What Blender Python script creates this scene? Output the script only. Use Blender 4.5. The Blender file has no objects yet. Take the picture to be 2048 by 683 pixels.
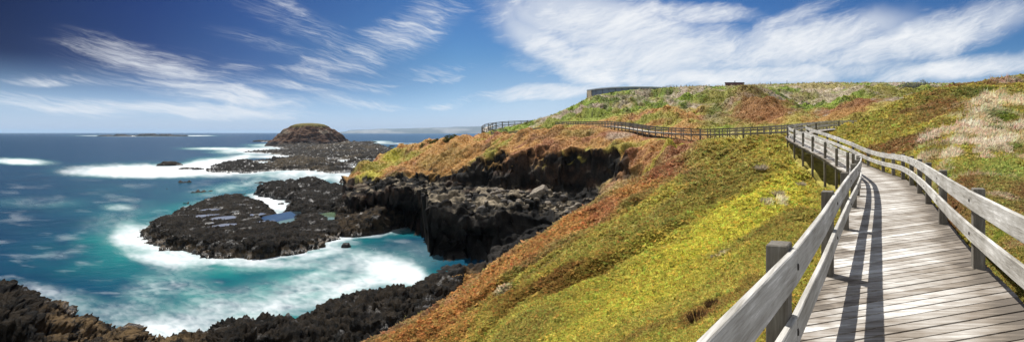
import bpy, bmesh, math, random
import numpy as np
from mathutils import Vector, Matrix

random.seed(7)
RNG = np.random.default_rng(11)
SC = bpy.context.scene
COL = SC.collection

# ------------------------------------------------------------------ survey
# camera stands at the origin, eye level z = 0, sea level z = SEA, looking along +Y
F, CX, HY = 1024.0, 1500.0, 265.0
SEA = -20.0

def at(px, py, Y):
    return np.array([(px - CX) / F * Y, Y, (HY - py) / F * Y])

def X_of(px, Y):
    return (px - CX) / F * Y

# ------------------------------------------------------------------ noise
def _h(a, seed):
    a = a.astype(np.uint32)
    a ^= np.uint32(seed * 2654435761 & 0xffffffff)
    a ^= a >> np.uint32(16); a *= np.uint32(0x7feb352d)
    a ^= a >> np.uint32(15); a *= np.uint32(0x846ca68b)
    a ^= a >> np.uint32(16)
    return a

def hash2(ix, iy, seed):
    return _h(ix.astype(np.int64) * 73856093 ^ iy.astype(np.int64) * 19349663 & 0x7fffffff, seed)

def hash3(ix, iy, iz, seed):
    return _h((ix.astype(np.int64) * 73856093 ^ iy.astype(np.int64) * 19349663 ^ iz.astype(np.int64) * 83492791) & 0xffffffff, seed)

def f01(h):
    return (h & np.uint32(0xffffff)).astype(np.float64) / 16777216.0

def noise2(x, y, seed=0):
    xi = np.floor(x); yi = np.floor(y); fx = x - xi; fy = y - yi
    xi = xi.astype(np.int64); yi = yi.astype(np.int64)
    u = fx * fx * fx * (fx * (fx * 6 - 15) + 10); v = fy * fy * fy * (fy * (fy * 6 - 15) + 10)
    def g(ax, ay, dx, dy):
        a = f01(_h((ax * 73856093 ^ ay * 19349663) & 0xffffffff, seed)) * 2 * math.pi
        return np.cos(a) * dx + np.sin(a) * dy
    n00 = g(xi, yi, fx, fy); n10 = g(xi + 1, yi, fx - 1, fy)
    n01 = g(xi, yi + 1, fx, fy - 1); n11 = g(xi + 1, yi + 1, fx - 1, fy - 1)
    return ((n00 * (1 - u) + n10 * u) * (1 - v) + (n01 * (1 - u) + n11 * u) * v) * 1.5

def fbm2(x, y, oct=4, seed=0, gain=.5):
    s = 0; a = 1; t = 0
    for o in range(oct):
        s = s + a * noise2(x * 2 ** o + 13.7 * o, y * 2 ** o - 7.3 * o, seed + o); t += a; a *= gain
    return s / t * 1.3

def noise3(x, y, z, seed=0):
    xi = np.floor(x); yi = np.floor(y); zi = np.floor(z); fx = x - xi; fy = y - yi; fz = z - zi
    xi = xi.astype(np.int64); yi = yi.astype(np.int64); zi = zi.astype(np.int64)
    u = fx * fx * (3 - 2 * fx); v = fy * fy * (3 - 2 * fy); w = fz * fz * (3 - 2 * fz)
    r = 0
    for dx in (0, 1):
        for dy in (0, 1):
            for dz in (0, 1):
                c = f01(hash3(xi + dx, yi + dy, zi + dz, seed)) * 2 - 1
                r = r + c * (u if dx else 1 - u) * (v if dy else 1 - v) * (w if dz else 1 - w)
    return r

def fbm3(x, y, z, oct=4, seed=0, gain=.5):
    s = 0; a = 1; t = 0
    for o in range(oct):
        s = s + a * noise3(x * 2 ** o + 3.1 * o, y * 2 ** o + 1.7 * o, z * 2 ** o, seed + o); t += a; a *= gain
    return s / t

def worley3(x, y, z, seed=0):
    xi = np.floor(x).astype(np.int64); yi = np.floor(y).astype(np.int64); zi = np.floor(z).astype(np.int64)
    f1 = np.full(x.shape, 9.0); f2 = np.full(x.shape, 9.0)
    for dx in (-1, 0, 1):
        for dy in (-1, 0, 1):
            for dz in (-1, 0, 1):
                cx, cy, cz = xi + dx, yi + dy, zi + dz
                h = hash3(cx, cy, cz, seed)
                ox = f01(h); oy = f01(_h(h, 5)); oz = f01(_h(h, 9))
                d = (cx + ox - x) ** 2 + (cy + oy - y) ** 2 + (cz + oz - z) ** 2
                f2 = np.minimum(f2, np.maximum(d, f1)); f1 = np.minimum(f1, d)
    return np.sqrt(f1), np.sqrt(f2)

def sstep(a, b, x):
    t = np.clip((x - a) / (b - a), 0, 1)
    return t * t * (3 - 2 * t)

def lerp(a, b, t):
    return a + (b - a) * t

# ------------------------------------------------------------------ object helpers
def tag(o, label=None, cat=None, group=None, kind=None):
    if label: o['label'] = label
    if cat: o['category'] = cat
    if group: o['group'] = group
    if kind: o['kind'] = kind
    return o

def link(o, parent=None):
    COL.objects.link(o)
    if parent is not None: o.parent = parent
    return o

def empty(name, loc=(0, 0, 0), rz=0.0):
    o = bpy.data.objects.new(name, None)
    o.location = loc; o.rotation_euler = (0, 0, rz); o.empty_display_size = .2
    return link(o)

def mesh_np(name, V, Fq, mat, smooth=True, parent=None, attrs=None, colattrs=None):
    """V (n,3), Fq (m,k) index array"""
    me = bpy.data.meshes.new(name)
    V = np.ascontiguousarray(V, dtype=np.float32); Fq = np.ascontiguousarray(Fq, dtype=np.int32)
    m, k = Fq.shape
    me.vertices.add(len(V)); me.vertices.foreach_set('co', V.ravel())
    me.loops.add(m * k); me.loops.foreach_set('vertex_index', Fq.ravel())
    me.polygons.add(m)
    me.polygons.foreach_set('loop_start', np.arange(0, m * k, k, dtype=np.int32))
    me.polygons.foreach_set('loop_total', np.full(m, k, dtype=np.int32))
    me.polygons.foreach_set('use_smooth', np.full(m, smooth, dtype=bool))
    me.update(calc_edges=True)
    for an, a in (attrs or {}).items():
        at_ = me.attributes.new(an, 'FLOAT', 'POINT'); at_.data.foreach_set('value', np.ascontiguousarray(a, dtype=np.float32))
    for an, a in (colattrs or {}).items():
        at_ = me.attributes.new(an, 'FLOAT_COLOR', 'POINT')
        rgba = np.ones((len(V), 4), dtype=np.float32); rgba[:, :3] = a
        at_.data.foreach_set('color', rgba.ravel())
    if mat: me.materials.append(mat)
    o = bpy.data.objects.new(name, me)
    return link(o, parent)

def grid_faces(nr, nc, keep=None):
    i = np.arange(nr * nc).reshape(nr, nc)
    q = np.stack([i[:-1, :-1], i[:-1, 1:], i[1:, 1:], i[1:, :-1]], -1).reshape(-1, 4)
    if keep is not None:
        k = keep[q].any(1); q = q[k]
    return q

def compact(V, q, *arrs):
    used = np.zeros(len(V), bool); used[q.ravel()] = True
    idx = np.cumsum(used) - 1
    return (V[used], idx[q]) + tuple(a[used] for a in arrs)

def grid_normals(P):
    du = np.gradient(P, axis=1); dv = np.gradient(P, axis=0)
    n = np.cross(du, dv)
    n /= np.linalg.norm(n, axis=-1, keepdims=True) + 1e-9
    return n

class MB:
    """collects boxes and bars, builds ONE mesh object"""
    def __init__(self): self.v = []; self.f = []
    def hexa(self, c):                       # 8 corners: bottom 4 ccw, top 4 ccw
        b = len(self.v); self.v += [tuple(p) for p in c]
        for q in ((0, 3, 2, 1), (4, 5, 6, 7), (0, 1, 5, 4), (1, 2, 6, 5), (2, 3, 7, 6), (3, 0, 4, 7)):
            self.f.append(tuple(b + i for i in q))
    def box(self, c, s, rz=0.0):
        ca, sa = math.cos(rz), math.sin(rz); pts = []
        for dz in (-.5, .5):
            for dx, dy in ((-.5, -.5), (.5, -.5), (.5, .5), (-.5, .5)):
                x, y = dx * s[0], dy * s[1]
                pts.append((c[0] + x * ca - y * sa, c[1] + x * sa + y * ca, c[2] + dz * s[2]))
        self.hexa(pts)
    def bar(self, a, b, w, h, up=(0, 0, 1)):
        a = Vector(a); b = Vector(b); d = (b - a).normalized(); s = d.cross(Vector(up)).normalized(); u = s.cross(d)
        c = []
        for z in (-h / 2, h / 2):
            c += [a - s * w / 2 + u * z, a + s * w / 2 + u * z, b + s * w / 2 + u * z, b - s * w / 2 + u * z]
        self.hexa(c)
    def build(self, name, mat, parent=None, bevel=0.0, origin=None):
        me = bpy.data.meshes.new(name)
        v = self.v
        if origin is not None: v = [(p[0] - origin[0], p[1] - origin[1], p[2] - origin[2]) for p in v]
        me.from_pydata(v, [], self.f); me.update()
        if bevel:
            bm = bmesh.new(); bm.from_mesh(me)
            bmesh.ops.bevel(bm, geom=bm.edges[:], offset=bevel, segments=1, affect='EDGES', clamp_overlap=True)
            bm.to_mesh(me); bm.free()
        if mat: me.materials.append(mat)
        o = bpy.data.objects.new(name, me)
        if origin is not None: o.location = origin
        return link(o, parent)

# ------------------------------------------------------------------ materials
def new_mat(name):
    m = bpy.data.materials.new(name); m.use_nodes = True
    nt = m.node_tree; nt.nodes.clear()
    return m, nt, nt.nodes, nt.links

def N(nodes, t, **kw):
    n = nodes.new(t)
    for k, v in kw.items(): setattr(n, k, v)
    return n

def mix_rgb(nodes, links, fac, a, b, mode='MIX'):
    n = nodes.new('ShaderNodeMix'); n.data_type = 'RGBA'; n.blend_type = mode
    for sock, v in ((n.inputs[0], fac), (n.inputs[6], a), (n.inputs[7], b)):
        if isinstance(v, (int, float)): sock.default_value = v
        elif isinstance(v, tuple): sock.default_value = v if len(v) == 4 else v + (1,)
        else: links.new(v, sock)
    return n.outputs[2]

def math_n(nodes, links, op, a, b=None, c=None, clamp=False):
    n = nodes.new('ShaderNodeMath'); n.operation = op; n.use_clamp = clamp
    for i, v in enumerate((a, b, c)):
        if v is None: continue
        if isinstance(v, (int, float)): n.inputs[i].default_value = v
        else: links.new(v, n.inputs[i])
    return n.outputs[0]

def noise_n(nodes, links, vec, scale, detail=4, rough=.55, dist=0.0):
    n = nodes.new('ShaderNodeTexNoise'); n.inputs['Scale'].default_value = scale
    n.inputs['Detail'].default_value = detail; n.inputs['Roughness'].default_value = rough
    n.inputs['Distortion'].default_value = dist
    if vec is not None: links.new(vec, n.inputs['Vector'])
    return n

def ramp(nodes, links, fac, stops):
    n = nodes.new('ShaderNodeValToRGB'); e = n.color_ramp.elements
    while len(e) < len(stops): e.new(.5)
    for i, (p, c) in enumerate(stops):
        e[i].position = p; e[i].color = c + (1,) if len(c) == 3 else c
    links.new(fac, n.inputs[0])
    return n.outputs[0]

def maprange(nodes, links, v, a, b, c=0.0, d=1.0, smooth=True):
    n = nodes.new('ShaderNodeMapRange'); n.interpolation_type = 'SMOOTHSTEP' if smooth else 'LINEAR'
    links.new(v, n.inputs[0])
    for i, x in enumerate((a, b, c, d)): n.inputs[1 + i].default_value = x
    return n.outputs[0]

def mat_land():
    m, nt, nd, lk = new_mat('coastal_ground')
    out = N(nd, 'ShaderNodeOutputMaterial'); b = N(nd, 'ShaderNodeBsdfPrincipled')
    a = N(nd, 'ShaderNodeAttribute', attribute_name='Col')
    r = N(nd, 'ShaderNodeAttribute', attribute_name='rock')
    g = N(nd, 'ShaderNodeNewGeometry')
    n1 = noise_n(nd, lk, g.outputs['Position'], 3.5, 6, .65)
    n2 = noise_n(nd, lk, g.outputs['Position'], .7, 5, .6)
    f = maprange(nd, lk, n1.outputs[0], .3, .7, .6, 1.4)
    f2 = maprange(nd, lk, n2.outputs[0], .3, .7, .75, 1.25)
    ff = math_n(nd, lk, 'MULTIPLY', f, f2)
    vm = N(nd, 'ShaderNodeVectorMath', operation='SCALE'); lk.new(a.outputs['Color'], vm.inputs[0]); lk.new(ff, vm.inputs['Scale'])
    lk.new(vm.outputs[0], b.inputs['Base Color'])
    b.inputs['Roughness'].default_value = .9; b.inputs['Specular IOR Level'].default_value = .08
    n3 = noise_n(nd, lk, g.outputs['Position'], 6, 6, .7)
    bp = N(nd, 'ShaderNodeBump'); bp.inputs['Strength'].default_value = .7; bp.inputs['Distance'].default_value = .12
    lk.new(n3.outputs[0], bp.inputs['Height']); lk.new(bp.outputs[0], b.inputs['Normal'])
    lk.new(b.outputs[0], out.inputs[0])
    return m

def mat_leaf():
    m, nt, nd, lk = new_mat('leafy_cover')
    out = N(nd, 'ShaderNodeOutputMaterial')
    a = N(nd, 'ShaderNodeAttribute', attribute_name='Col')
    d = N(nd, 'ShaderNodeBsdfDiffuse'); t = N(nd, 'ShaderNodeBsdfTranslucent'); mx = N(nd, 'ShaderNodeMixShader')
    mx.inputs[0].default_value = .38
    lk.new(a.outputs['Color'], d.inputs[0]); lk.new(a.outputs['Color'], t.inputs[0])
    lk.new(d.outputs[0], mx.inputs[1]); lk.new(t.outputs[0], mx.inputs[2]); lk.new(mx.outputs[0], out.inputs[0])
    return m

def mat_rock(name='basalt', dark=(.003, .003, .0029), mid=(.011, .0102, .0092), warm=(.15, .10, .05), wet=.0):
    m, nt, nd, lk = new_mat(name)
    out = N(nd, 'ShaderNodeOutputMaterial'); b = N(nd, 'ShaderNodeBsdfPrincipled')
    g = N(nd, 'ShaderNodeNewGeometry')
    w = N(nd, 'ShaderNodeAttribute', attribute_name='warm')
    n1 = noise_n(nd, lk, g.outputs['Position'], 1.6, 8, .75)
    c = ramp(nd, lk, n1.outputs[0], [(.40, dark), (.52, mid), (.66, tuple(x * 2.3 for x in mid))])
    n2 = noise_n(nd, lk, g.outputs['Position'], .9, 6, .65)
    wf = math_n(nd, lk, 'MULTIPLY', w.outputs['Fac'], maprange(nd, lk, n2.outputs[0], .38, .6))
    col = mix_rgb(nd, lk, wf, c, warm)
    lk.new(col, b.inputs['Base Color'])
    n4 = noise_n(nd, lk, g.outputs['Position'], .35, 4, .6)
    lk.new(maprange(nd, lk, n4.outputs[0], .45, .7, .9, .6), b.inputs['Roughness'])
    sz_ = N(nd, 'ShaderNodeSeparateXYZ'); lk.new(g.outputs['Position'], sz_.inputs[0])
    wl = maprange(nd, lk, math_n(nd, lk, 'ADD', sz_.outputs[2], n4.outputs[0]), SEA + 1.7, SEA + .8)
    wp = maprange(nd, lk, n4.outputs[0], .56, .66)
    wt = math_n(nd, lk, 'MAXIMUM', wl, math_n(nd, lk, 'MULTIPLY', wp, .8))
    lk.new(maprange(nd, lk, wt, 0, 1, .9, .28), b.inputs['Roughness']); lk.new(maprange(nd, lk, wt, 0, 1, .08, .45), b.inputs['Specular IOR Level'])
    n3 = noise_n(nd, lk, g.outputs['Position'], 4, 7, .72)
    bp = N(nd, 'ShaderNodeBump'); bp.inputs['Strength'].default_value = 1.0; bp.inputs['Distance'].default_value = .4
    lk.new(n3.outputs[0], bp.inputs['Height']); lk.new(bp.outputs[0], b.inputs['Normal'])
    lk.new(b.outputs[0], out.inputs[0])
    return m

def mat_plain(name, col, rough=.7, var=.25, scale=3.0, metal=0.0, spec=.3):
    m, nt, nd, lk = new_mat(name)
    out = N(nd, 'ShaderNodeOutputMaterial'); b = N(nd, 'ShaderNodeBsdfPrincipled')
    g = N(nd, 'ShaderNodeNewGeometry')
    n1 = noise_n(nd, lk, g.outputs['Position'], scale, 5, .6)
    c = ramp(nd, lk, n1.outputs[0], [(.3, tuple(x * (1 - var) for x in col)), (.7, tuple(min(1, x * (1 + var)) for x in col))])
    lk.new(c, b.inputs['Base Color']); b.inputs['Roughness'].default_value = rough
    b.inputs['Metallic'].default_value = metal; b.inputs['Specular IOR Level'].default_value = spec
    lk.new(b.outputs[0], out.inputs[0])
    return m

def mat_wood(name, pale, brown, along, worn=.5, grain=1.0, tread=False):
    """weathered timber; the grain runs along the direction 'along' in plan (None: vertical)"""
    m, nt, nd, lk = new_mat(name)
    out = N(nd, 'ShaderNodeOutputMaterial'); b = N(nd, 'ShaderNodeBsdfPrincipled')
    g = N(nd, 'ShaderNodeNewGeometry')
    mp = N(nd, 'ShaderNodeMapping'); lk.new(g.outputs['Position'], mp.inputs['Vector'])
    mp.vector_type = 'TEXTURE'
    if along is None: mp.inputs['Scale'].default_value = (.11, .11, 1.25)
    else:
        mp.inputs['Rotation'].default_value = (0, 0, along); mp.inputs['Scale'].default_value = (1.8, .09, .09)
    isl = g.outputs['Random Per Island']
    add = N(nd, 'ShaderNodeVectorMath', operation='ADD'); lk.new(mp.outputs[0], add.inputs[0])
    cmb = N(nd, 'ShaderNodeCombineXYZ'); lk.new(math_n(nd, lk, 'MULTIPLY', isl, 37.0), cmb.inputs[0]); lk.new(cmb.outputs[0], add.inputs[1])
    n1 = noise_n(nd, lk, add.outputs[0], 1.3, 6, .65, .6)
    n2 = noise_n(nd, lk, add.outputs[0], 6.5, 4, .7, .3)
    n3 = noise_n(nd, lk, g.outputs['Position'], 1.3, 4, .6)
    fib = math_n(nd, lk, 'ADD', math_n(nd, lk, 'MULTIPLY', n1.outputs[0], .6), math_n(nd, lk, 'MULTIPLY', n2.outputs[0], .4))
    fib = math_n(nd, lk, 'ADD', fib, math_n(nd, lk, 'MULTIPLY', math_n(nd, lk, 'SUBTRACT', n3.outputs[0], .5), .55))
    fib = math_n(nd, lk, 'ADD', fib, math_n(nd, lk, 'MULTIPLY', math_n(nd, lk, 'SUBTRACT', isl, .5), .22))
    if tread:                                            # walked-on middle bleached, board ends stained
        la = N(nd, 'ShaderNodeAttribute', attribute_name='lat'); lw = math_n(nd, lk, 'ADD', la.outputs['Fac'], math_n(nd, lk, 'MULTIPLY', math_n(nd, lk, 'SUBTRACT', n3.outputs[0], .5), .7))
        fib = math_n(nd, lk, 'SUBTRACT', fib, math_n(nd, lk, 'ADD', maprange(nd, lk, lw, .66, .92, 0, .24), maprange(nd, lk, lw, .2, .02, 0, .16)))
    lo, hi = .62 - worn * .3, .80 - worn * .3
    c = ramp(nd, lk, fib, [(lo - .14, tuple(x * .55 for x in brown)), (lo - .04, brown), (hi - .02, tuple((x + y) / 2 for x, y in zip(pale, brown))), (hi + .06, pale)])
    lk.new(c, b.inputs['Base Color']); b.inputs['Roughness'].default_value = .8; b.inputs['Specular IOR Level'].default_value = .25
    bp = N(nd, 'ShaderNodeBump'); bp.inputs['Strength'].default_value = .5 * grain; bp.inputs['Distance'].default_value = .006
    lk.new(n2.outputs[0], bp.inputs['Height']); lk.new(bp.outputs[0], b.inputs['Normal'])
    lk.new(b.outputs[0], out.inputs[0])
    return m

def mat_sea():
    m, nt, nd, lk = new_mat('sea_water')
    out = N(nd, 'ShaderNodeOutputMaterial'); b = N(nd, 'ShaderNodeBsdfPrincipled')
    fo = N(nd, 'ShaderNodeAttribute', attribute_name='foam'); te = N(nd, 'ShaderNodeAttribute', attribute_name='teal')
    g = N(nd, 'ShaderNodeNewGeometry')
    n0 = noise_n(nd, lk, g.outputs['Position'], .05, 6, .6)
    deep = ramp(nd, lk, n0.outputs[0], [(.3, (.0022, .021, .052)), (.7, (.0042, .036, .076))])
    c = mix_rgb(nd, lk, te.outputs['Fac'], deep, (.011, .15, .137))
    f = fo.outputs['Fac']
    c = mix_rgb(nd, lk, f, c, (.52, .545, .56))
    lk.new(c, b.inputs['Base Color'])
    lk.new(maprange(nd, lk, f, 0, .6, .22, .9), b.inputs['Roughness'])
    lk.new(maprange(nd, lk, f, 0, .6, .015, .03), b.inputs['Specular IOR Level'])
    mp = N(nd, 'ShaderNodeMapping'); lk.new(g.outputs['Position'], mp.inputs['Vector']); mp.inputs['Scale'].default_value = (.5, 1, 1)
    n1 = noise_n(nd, lk, mp.outputs[0], .35, 5, .6)
    bp = N(nd, 'ShaderNodeBump'); bp.inputs['Strength'].default_value = .25; bp.inputs['Distance'].default_value = .5
    lk.new(n1.outputs[0], bp.inputs['Height']); lk.new(bp.outputs[0], b.inputs['Normal'])
    lk.new(b.outputs[0], out.inputs[0])
    return m

M = {}
M['land'] = mat_land()
M['leaf'] = mat_leaf()
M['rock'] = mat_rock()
M['sea'] = mat_sea()
WALK = math.radians(90 - 14.3)
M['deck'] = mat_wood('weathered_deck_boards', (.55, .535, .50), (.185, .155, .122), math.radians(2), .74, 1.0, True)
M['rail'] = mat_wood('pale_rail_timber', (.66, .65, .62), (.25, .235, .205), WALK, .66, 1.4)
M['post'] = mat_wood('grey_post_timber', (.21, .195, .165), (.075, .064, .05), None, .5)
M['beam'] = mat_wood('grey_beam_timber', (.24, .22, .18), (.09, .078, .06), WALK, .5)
M['far_wood'] = mat_wood('distant_grey_timber', (.26, .245, .22), (.11, .10, .085), 0.2, .5)
M['far_deck'] = mat_wood('distant_deck_boards', (.50, .48, .45), (.26, .23, .19), 0.2, .6)

# ------------------------------------------------------------------ terrain control points (bearing px, elevation py, distance Y)
A = [(1400, 999, 3), (1400, 683, 5.6), (1400, 600, 9), (1400, 500, 16), (1400, 400, 33), (1400, 330, 55), (1400, 290, 70), (1400, 288, 82),
     (1200, 900, 5), (1200, 683, 8.1), (1200, 600, 14), (1200, 500, 28), (1200, 440, 43), (1200, 400, 60),
     (1000, 900, 9), (1000, 683, 15), (1000, 600, 30), (1000, 530, 54),
     (850, 900, 16), (850, 690, 27), (850, 640, 40), (850, 622, 46),
     (740, 980, 18), (740, 760, 26), (740, 683, 39), (600, 900, 24), (600, 760, 36), (600, 760, 40),
     (300, 1000, 22), (300, 900, 32), (300, 860, 38),
     (1300, 950, 3.6), (1300, 683, 6.6), (1300, 600, 11), (1300, 500, 20), (1300, 420, 36), (1300, 370, 55), (1300, 350, 66),
     (1560, 950, 3.2), (1560, 637, 5.5), (1560, 560, 7.6), (1560, 450, 14), (1560, 380, 25), (1560, 332, 38), (1560, 302, 46), (1560, 283, 58), (1560, 274, 86),
     (1480, 480, 14), (1480, 385, 30), (1480, 330, 45), (1480, 298, 58), (1480, 285, 72),
     (1650, 950, 3.2), (1650, 635, 6.3), (1650, 460, 14), (1650, 410, 22), (1650, 374, 32), (1650, 325, 41), (1650, 275, 60), (1650, 264, 74),
     (1750, 960, 3.2), (1750, 715, 5.1), (1750, 505, 10), (1750, 405, 20), (1750, 348, 30), (1750, 320, 35), (1750, 280, 42), (1750, 240, 53), (1750, 222, 62), (1750, 238, 73)]
D = [(1850, 960, 3), (1850, 625, 6.1), (1850, 440, 12.8), (1850, 352, 18), (1850, 310, 24), (1850, 260, 36), (1850, 210, 50), (1850, 182, 60), (1850, 205, 74),
     (1950, 940, 3), (1950, 600, 6.4), (1950, 425, 10), (1950, 360, 14), (1950, 320, 20), (1950, 270, 30), (1950, 210, 45), (1950, 166, 60), (1950, 180, 76),
     (2048, 900, 3), (2048, 560, 6.3), (2048, 470, 8.5), (2048, 400, 12), (2048, 340, 17), (2048, 290, 24), (2048, 230, 37), (2048, 180, 52), (2048, 149, 66), (2048, 165, 90),
     (2350, 900, 3), (2350, 580, 6), (2350, 400, 12), (2350, 280, 25), (2350, 190, 45), (2350, 135, 66), (2350, 150, 90), (2650, 870, 3), (2650, 400, 12), (2650, 190, 45), (2650, 130, 70)]
C = [(1150, 258, 132), (1226, 260, 114.5), (1300, 276, 100), (1420, 283, 100), (1500, 279, 95), (1575, 273, 88), (1720, 258, 72), (1340, 295, 86), (1470, 288, 82),
     (1030, 272, 150), (975, 272, 152), (1080, 264, 150), (1000, 262, 165), (1060, 243, 172), (985, 258, 172),
     # hill
     (1100, 240, 170), (1100, 228, 195), (1150, 240, 140), (1150, 220, 180), (1150, 206, 215), (1190, 225, 160), (1190, 190, 235), (1230, 245, 170), (1230, 215, 170), (1230, 186, 170),
     (1300, 262, 112), (1300, 225, 160), (1300, 195, 215), (1300, 177, 250), (1400, 262, 113), (1400, 235, 135), (1400, 200, 185), (1400, 175, 260),
     (1500, 258, 106), (1500, 230, 170), (1500, 205, 150), (1500, 180, 185), (1500, 176, 205), (1500, 181, 230), (1500, 171, 290),
     (1580, 252, 100), (1580, 235, 170), (1580, 210, 160), (1580, 185, 220), (1580, 168, 290), (1640, 235, 110), (1640, 215, 150), (1640, 195, 210), (1640, 182, 260), (1640, 166, 310),
     (1700, 225, 100), (1700, 200, 170), (1720, 188, 140), (1720, 193, 160), (1720, 185, 170), (1720, 166, 310), (1780, 192, 135), (1780, 190, 170), (1780, 178, 170), (1780, 166, 310),
     (1850, 186, 170), (1850, 180, 170), (1850, 167, 310), (1950, 178, 200), (1950, 168, 310), (2048, 168, 310), (2350, 165, 310), (2650, 165, 310),
     (1500, 169, 420), (1700, 167, 420), (1300, 180, 330), (1300, 195, 420), (2048, 168, 420), (2650, 168, 420), (1190, 215, 290), (1190, 240, 420), (1100, 270, 260), (1100, 290, 420), (1000, 300, 230), (1000, 320, 420)]
BT = [(690, 351, 130), (690, 352, 123), (720, 339, 140), (760, 319, 148), (800, 301, 150), (840, 286, 150), (870, 279, 150), (920, 273, 155), (960, 267, 165),
      (740, 362, 117), (780, 345, 122), (780, 330, 135), (830, 350, 113), (830, 325, 128), (870, 342, 113), (870, 308, 128), (930, 328, 108), (930, 300, 170), (930, 280, 142),
      (955, 318, 104), (1000, 319, 101), (1000, 298, 110), (1010, 277, 117), (1060, 318, 100), (1060, 287, 107), (1060, 258, 117), (1130, 316, 100), (1130, 286, 106.5), (1130, 251, 115),
      (1180, 318, 98), (1200, 293, 101), (1200, 270, 105.5), (1200, 253, 110.5), (1250, 330, 92.5), (1250, 300, 97), (1250, 276, 101), (1250, 265, 106), (1300, 322, 89), (1300, 300, 93), (1300, 284, 96.5), (1360, 296, 86), (1130, 262, 124), (1060, 268, 132),
      (1000, 330, 90), (1130, 330, 88), (830, 365, 100), (700, 375, 110),
      (690, 375, 145), (690, 420, 165), (720, 365, 152), (720, 400, 170), (760, 345, 160), (760, 385, 180), (800, 330, 165), (800, 390, 188), (870, 300, 165), (870, 375, 195), (960, 272, 180), (960, 340, 225), (700, 360, 220), (870, 360, 170)]
def zf(px, z, Y): return (px, HY - z * F / Y, Y)
GU = [zf(p, -22.5, y) for p in (300, 500, 700) for y in (55, 80, 110, 150, 220, 420)] + \
     [zf(790, -21.5, y) for y in (58, 70, 95, 120)] + [zf(850, -21.5, 66), zf(850, -21, 78), zf(900, -18.3, 65), zf(900, -19.2, 72), zf(950, -17.5, 59), zf(950, -17.6, 66), zf(950, -20, 76), zf(800, -18.5, 50), zf(740, -18.8, 46), zf(850, -18.6, 51),
      zf(1000, -17, 60), zf(1000, -18.5, 68), zf(1000, -17.5, 78), zf(1100, -13.5, 66), zf(1100, -15, 72), zf(1100, -14, 80), zf(1160, -11.5, 66), zf(1160, -13.8, 75), zf(1160, -13.3, 85), zf(1220, -9.5, 66), zf(1220, -11.5, 78), zf(1220, -10.5, 88),
      zf(1300, -7.5, 73), zf(1300, -8.3, 84), zf(1300, -7.7, 92), zf(1360, -3.6, 72), zf(1360, -4.8, 80), zf(1360, -4, 88), zf(1000, -13, 105), zf(1150, -13, 105), zf(800, -20, 130), zf(900, -14, 115)]

class TPS:
    def __init__(self, pts, lam=.002):
        p = np.array(pts, float)
        self.c = self.m(p[:, 0], p[:, 2]); v = p[:, 1]
        n = len(p); K = self.k(self.c, self.c) + np.eye(n) * lam
        P = np.hstack([np.ones((n, 1)), self.c]); Aa = np.zeros((n + 3, n + 3))
        Aa[:n, :n] = K; Aa[:n, n:] = P; Aa[n:, :n] = P.T
        self.w = np.linalg.solve(Aa, np.concatenate([v, np.zeros(3)]))
    def m(self, px, Y): return np.stack([np.asarray(px, float) / 260.0, np.log(np.asarray(Y, float)) * 1.6], -1)
    def k(self, a, b):
        r2 = ((a[:, None, :] - b[None, :, :]) ** 2).sum(-1) + 1e-9
        return .5 * r2 * np.log(r2)
    def __call__(self, px, Y):
        q = self.m(px, Y).reshape(-1, 2); o = np.empty(len(q)); n = len(self.c)
        for i in range(0, len(q), 20000):
            s = q[i:i + 20000]
            o[i:i + 20000] = self.k(s, self.c) @ self.w[:n] + self.w[n] + s @ self.w[n + 1:]
        return o.reshape(np.shape(px))

tpsU = TPS(A + D + C + BT)
tpsL = TPS(A + D + C + GU)

def interp(px, pts):
    p = np.array(pts, float); return np.interp(px, p[:, 0], p[:, 1])

YC = [(600, 130), (690, 124), (740, 117), (790, 115.5), (830, 112), (870, 110), (920, 107), (955, 103), (1000, 101), (1060, 99.5), (1130, 99.5), (1180, 97.5), (1215, 93), (1270, 86), (1330, 80), (1390, 70), (1450, 56), (1600, 36)]
WC = [(600, 4.2), (830, 5.0), (940, 5.4), (1000, 5.2), (1150, 5.0), (1210, 3.5), (1280, 6), (1350, 8), (1450, 12)]
Y2 = [(600, 112), (690, 108), (740, 105), (775, 104), (815, 103), (840, 98), (852, 86), (862, 80.5), (890, 78), (950, 79), (1000, 82), (1060, 84), (1120, 83), (1150, 83), (1230, 84)]
ZB = [(600, -17.5), (690, -15.5), (740, -14.2), (800, -12.6), (850, -12), (1000, -11.8), (1100, -12.0), (1150, -12.6), (1230, -11.5)]

deckL = [(-2.6, -6), (-.86, 0), (.19, 3.35), (.96, 6.33), (1.72, 9.3), (2.47, 12.2), (3.1, 14.8), (3.65, 17.2), (4.1, 19.4), (4.52, 22.4), (4.96, 26), (5.0, 29.6), (4.75, 32.4), (4.3, 35.2), (3.95, 38.2), (3.62, 41.8), (3.45, 47), (3.9, 52), (5.8, 58), (9.8, 65), (14, 69.4)]
deckR = [(.45, -6.3), (1.74, 0.1), (2.33, 3.3), (2.96, 6.64), (3.71, 9.85), (4.46, 12.8), (5.07, 15.3), (5.71, 18.1), (6.22, 20.8), (6.55, 23.4), (6.84, 26.3), (6.88, 29.8), (6.62, 32.9), (6.18, 35.8), (5.83, 38.6), (5.5, 42), (5.32, 46.6), (5.7, 51), (7.3, 56.5), (11, 63.3), (15, 67.5)]
DZ = [(-6, -1.75), (10, -1.75), (14, -1.8), (18, -1.87), (22, -1.95), (26, -2.02), (29.6, -1.93), (32.4, -1.61), (35.2, -1.3), (38.2, -1.04), (41.5, -.8), (47, -.5), (52, -.3), (58, .05), (65, .45), (69.4, .62)]
farW = [(1118, 142), (1150, 132), (1190, 122), (1226, 114), (1262, 107.5), (1300, 102), (1360, 99), (1420, 99), (1500, 94), (1575, 86), (1650, 75), (1712, 69)]
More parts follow.
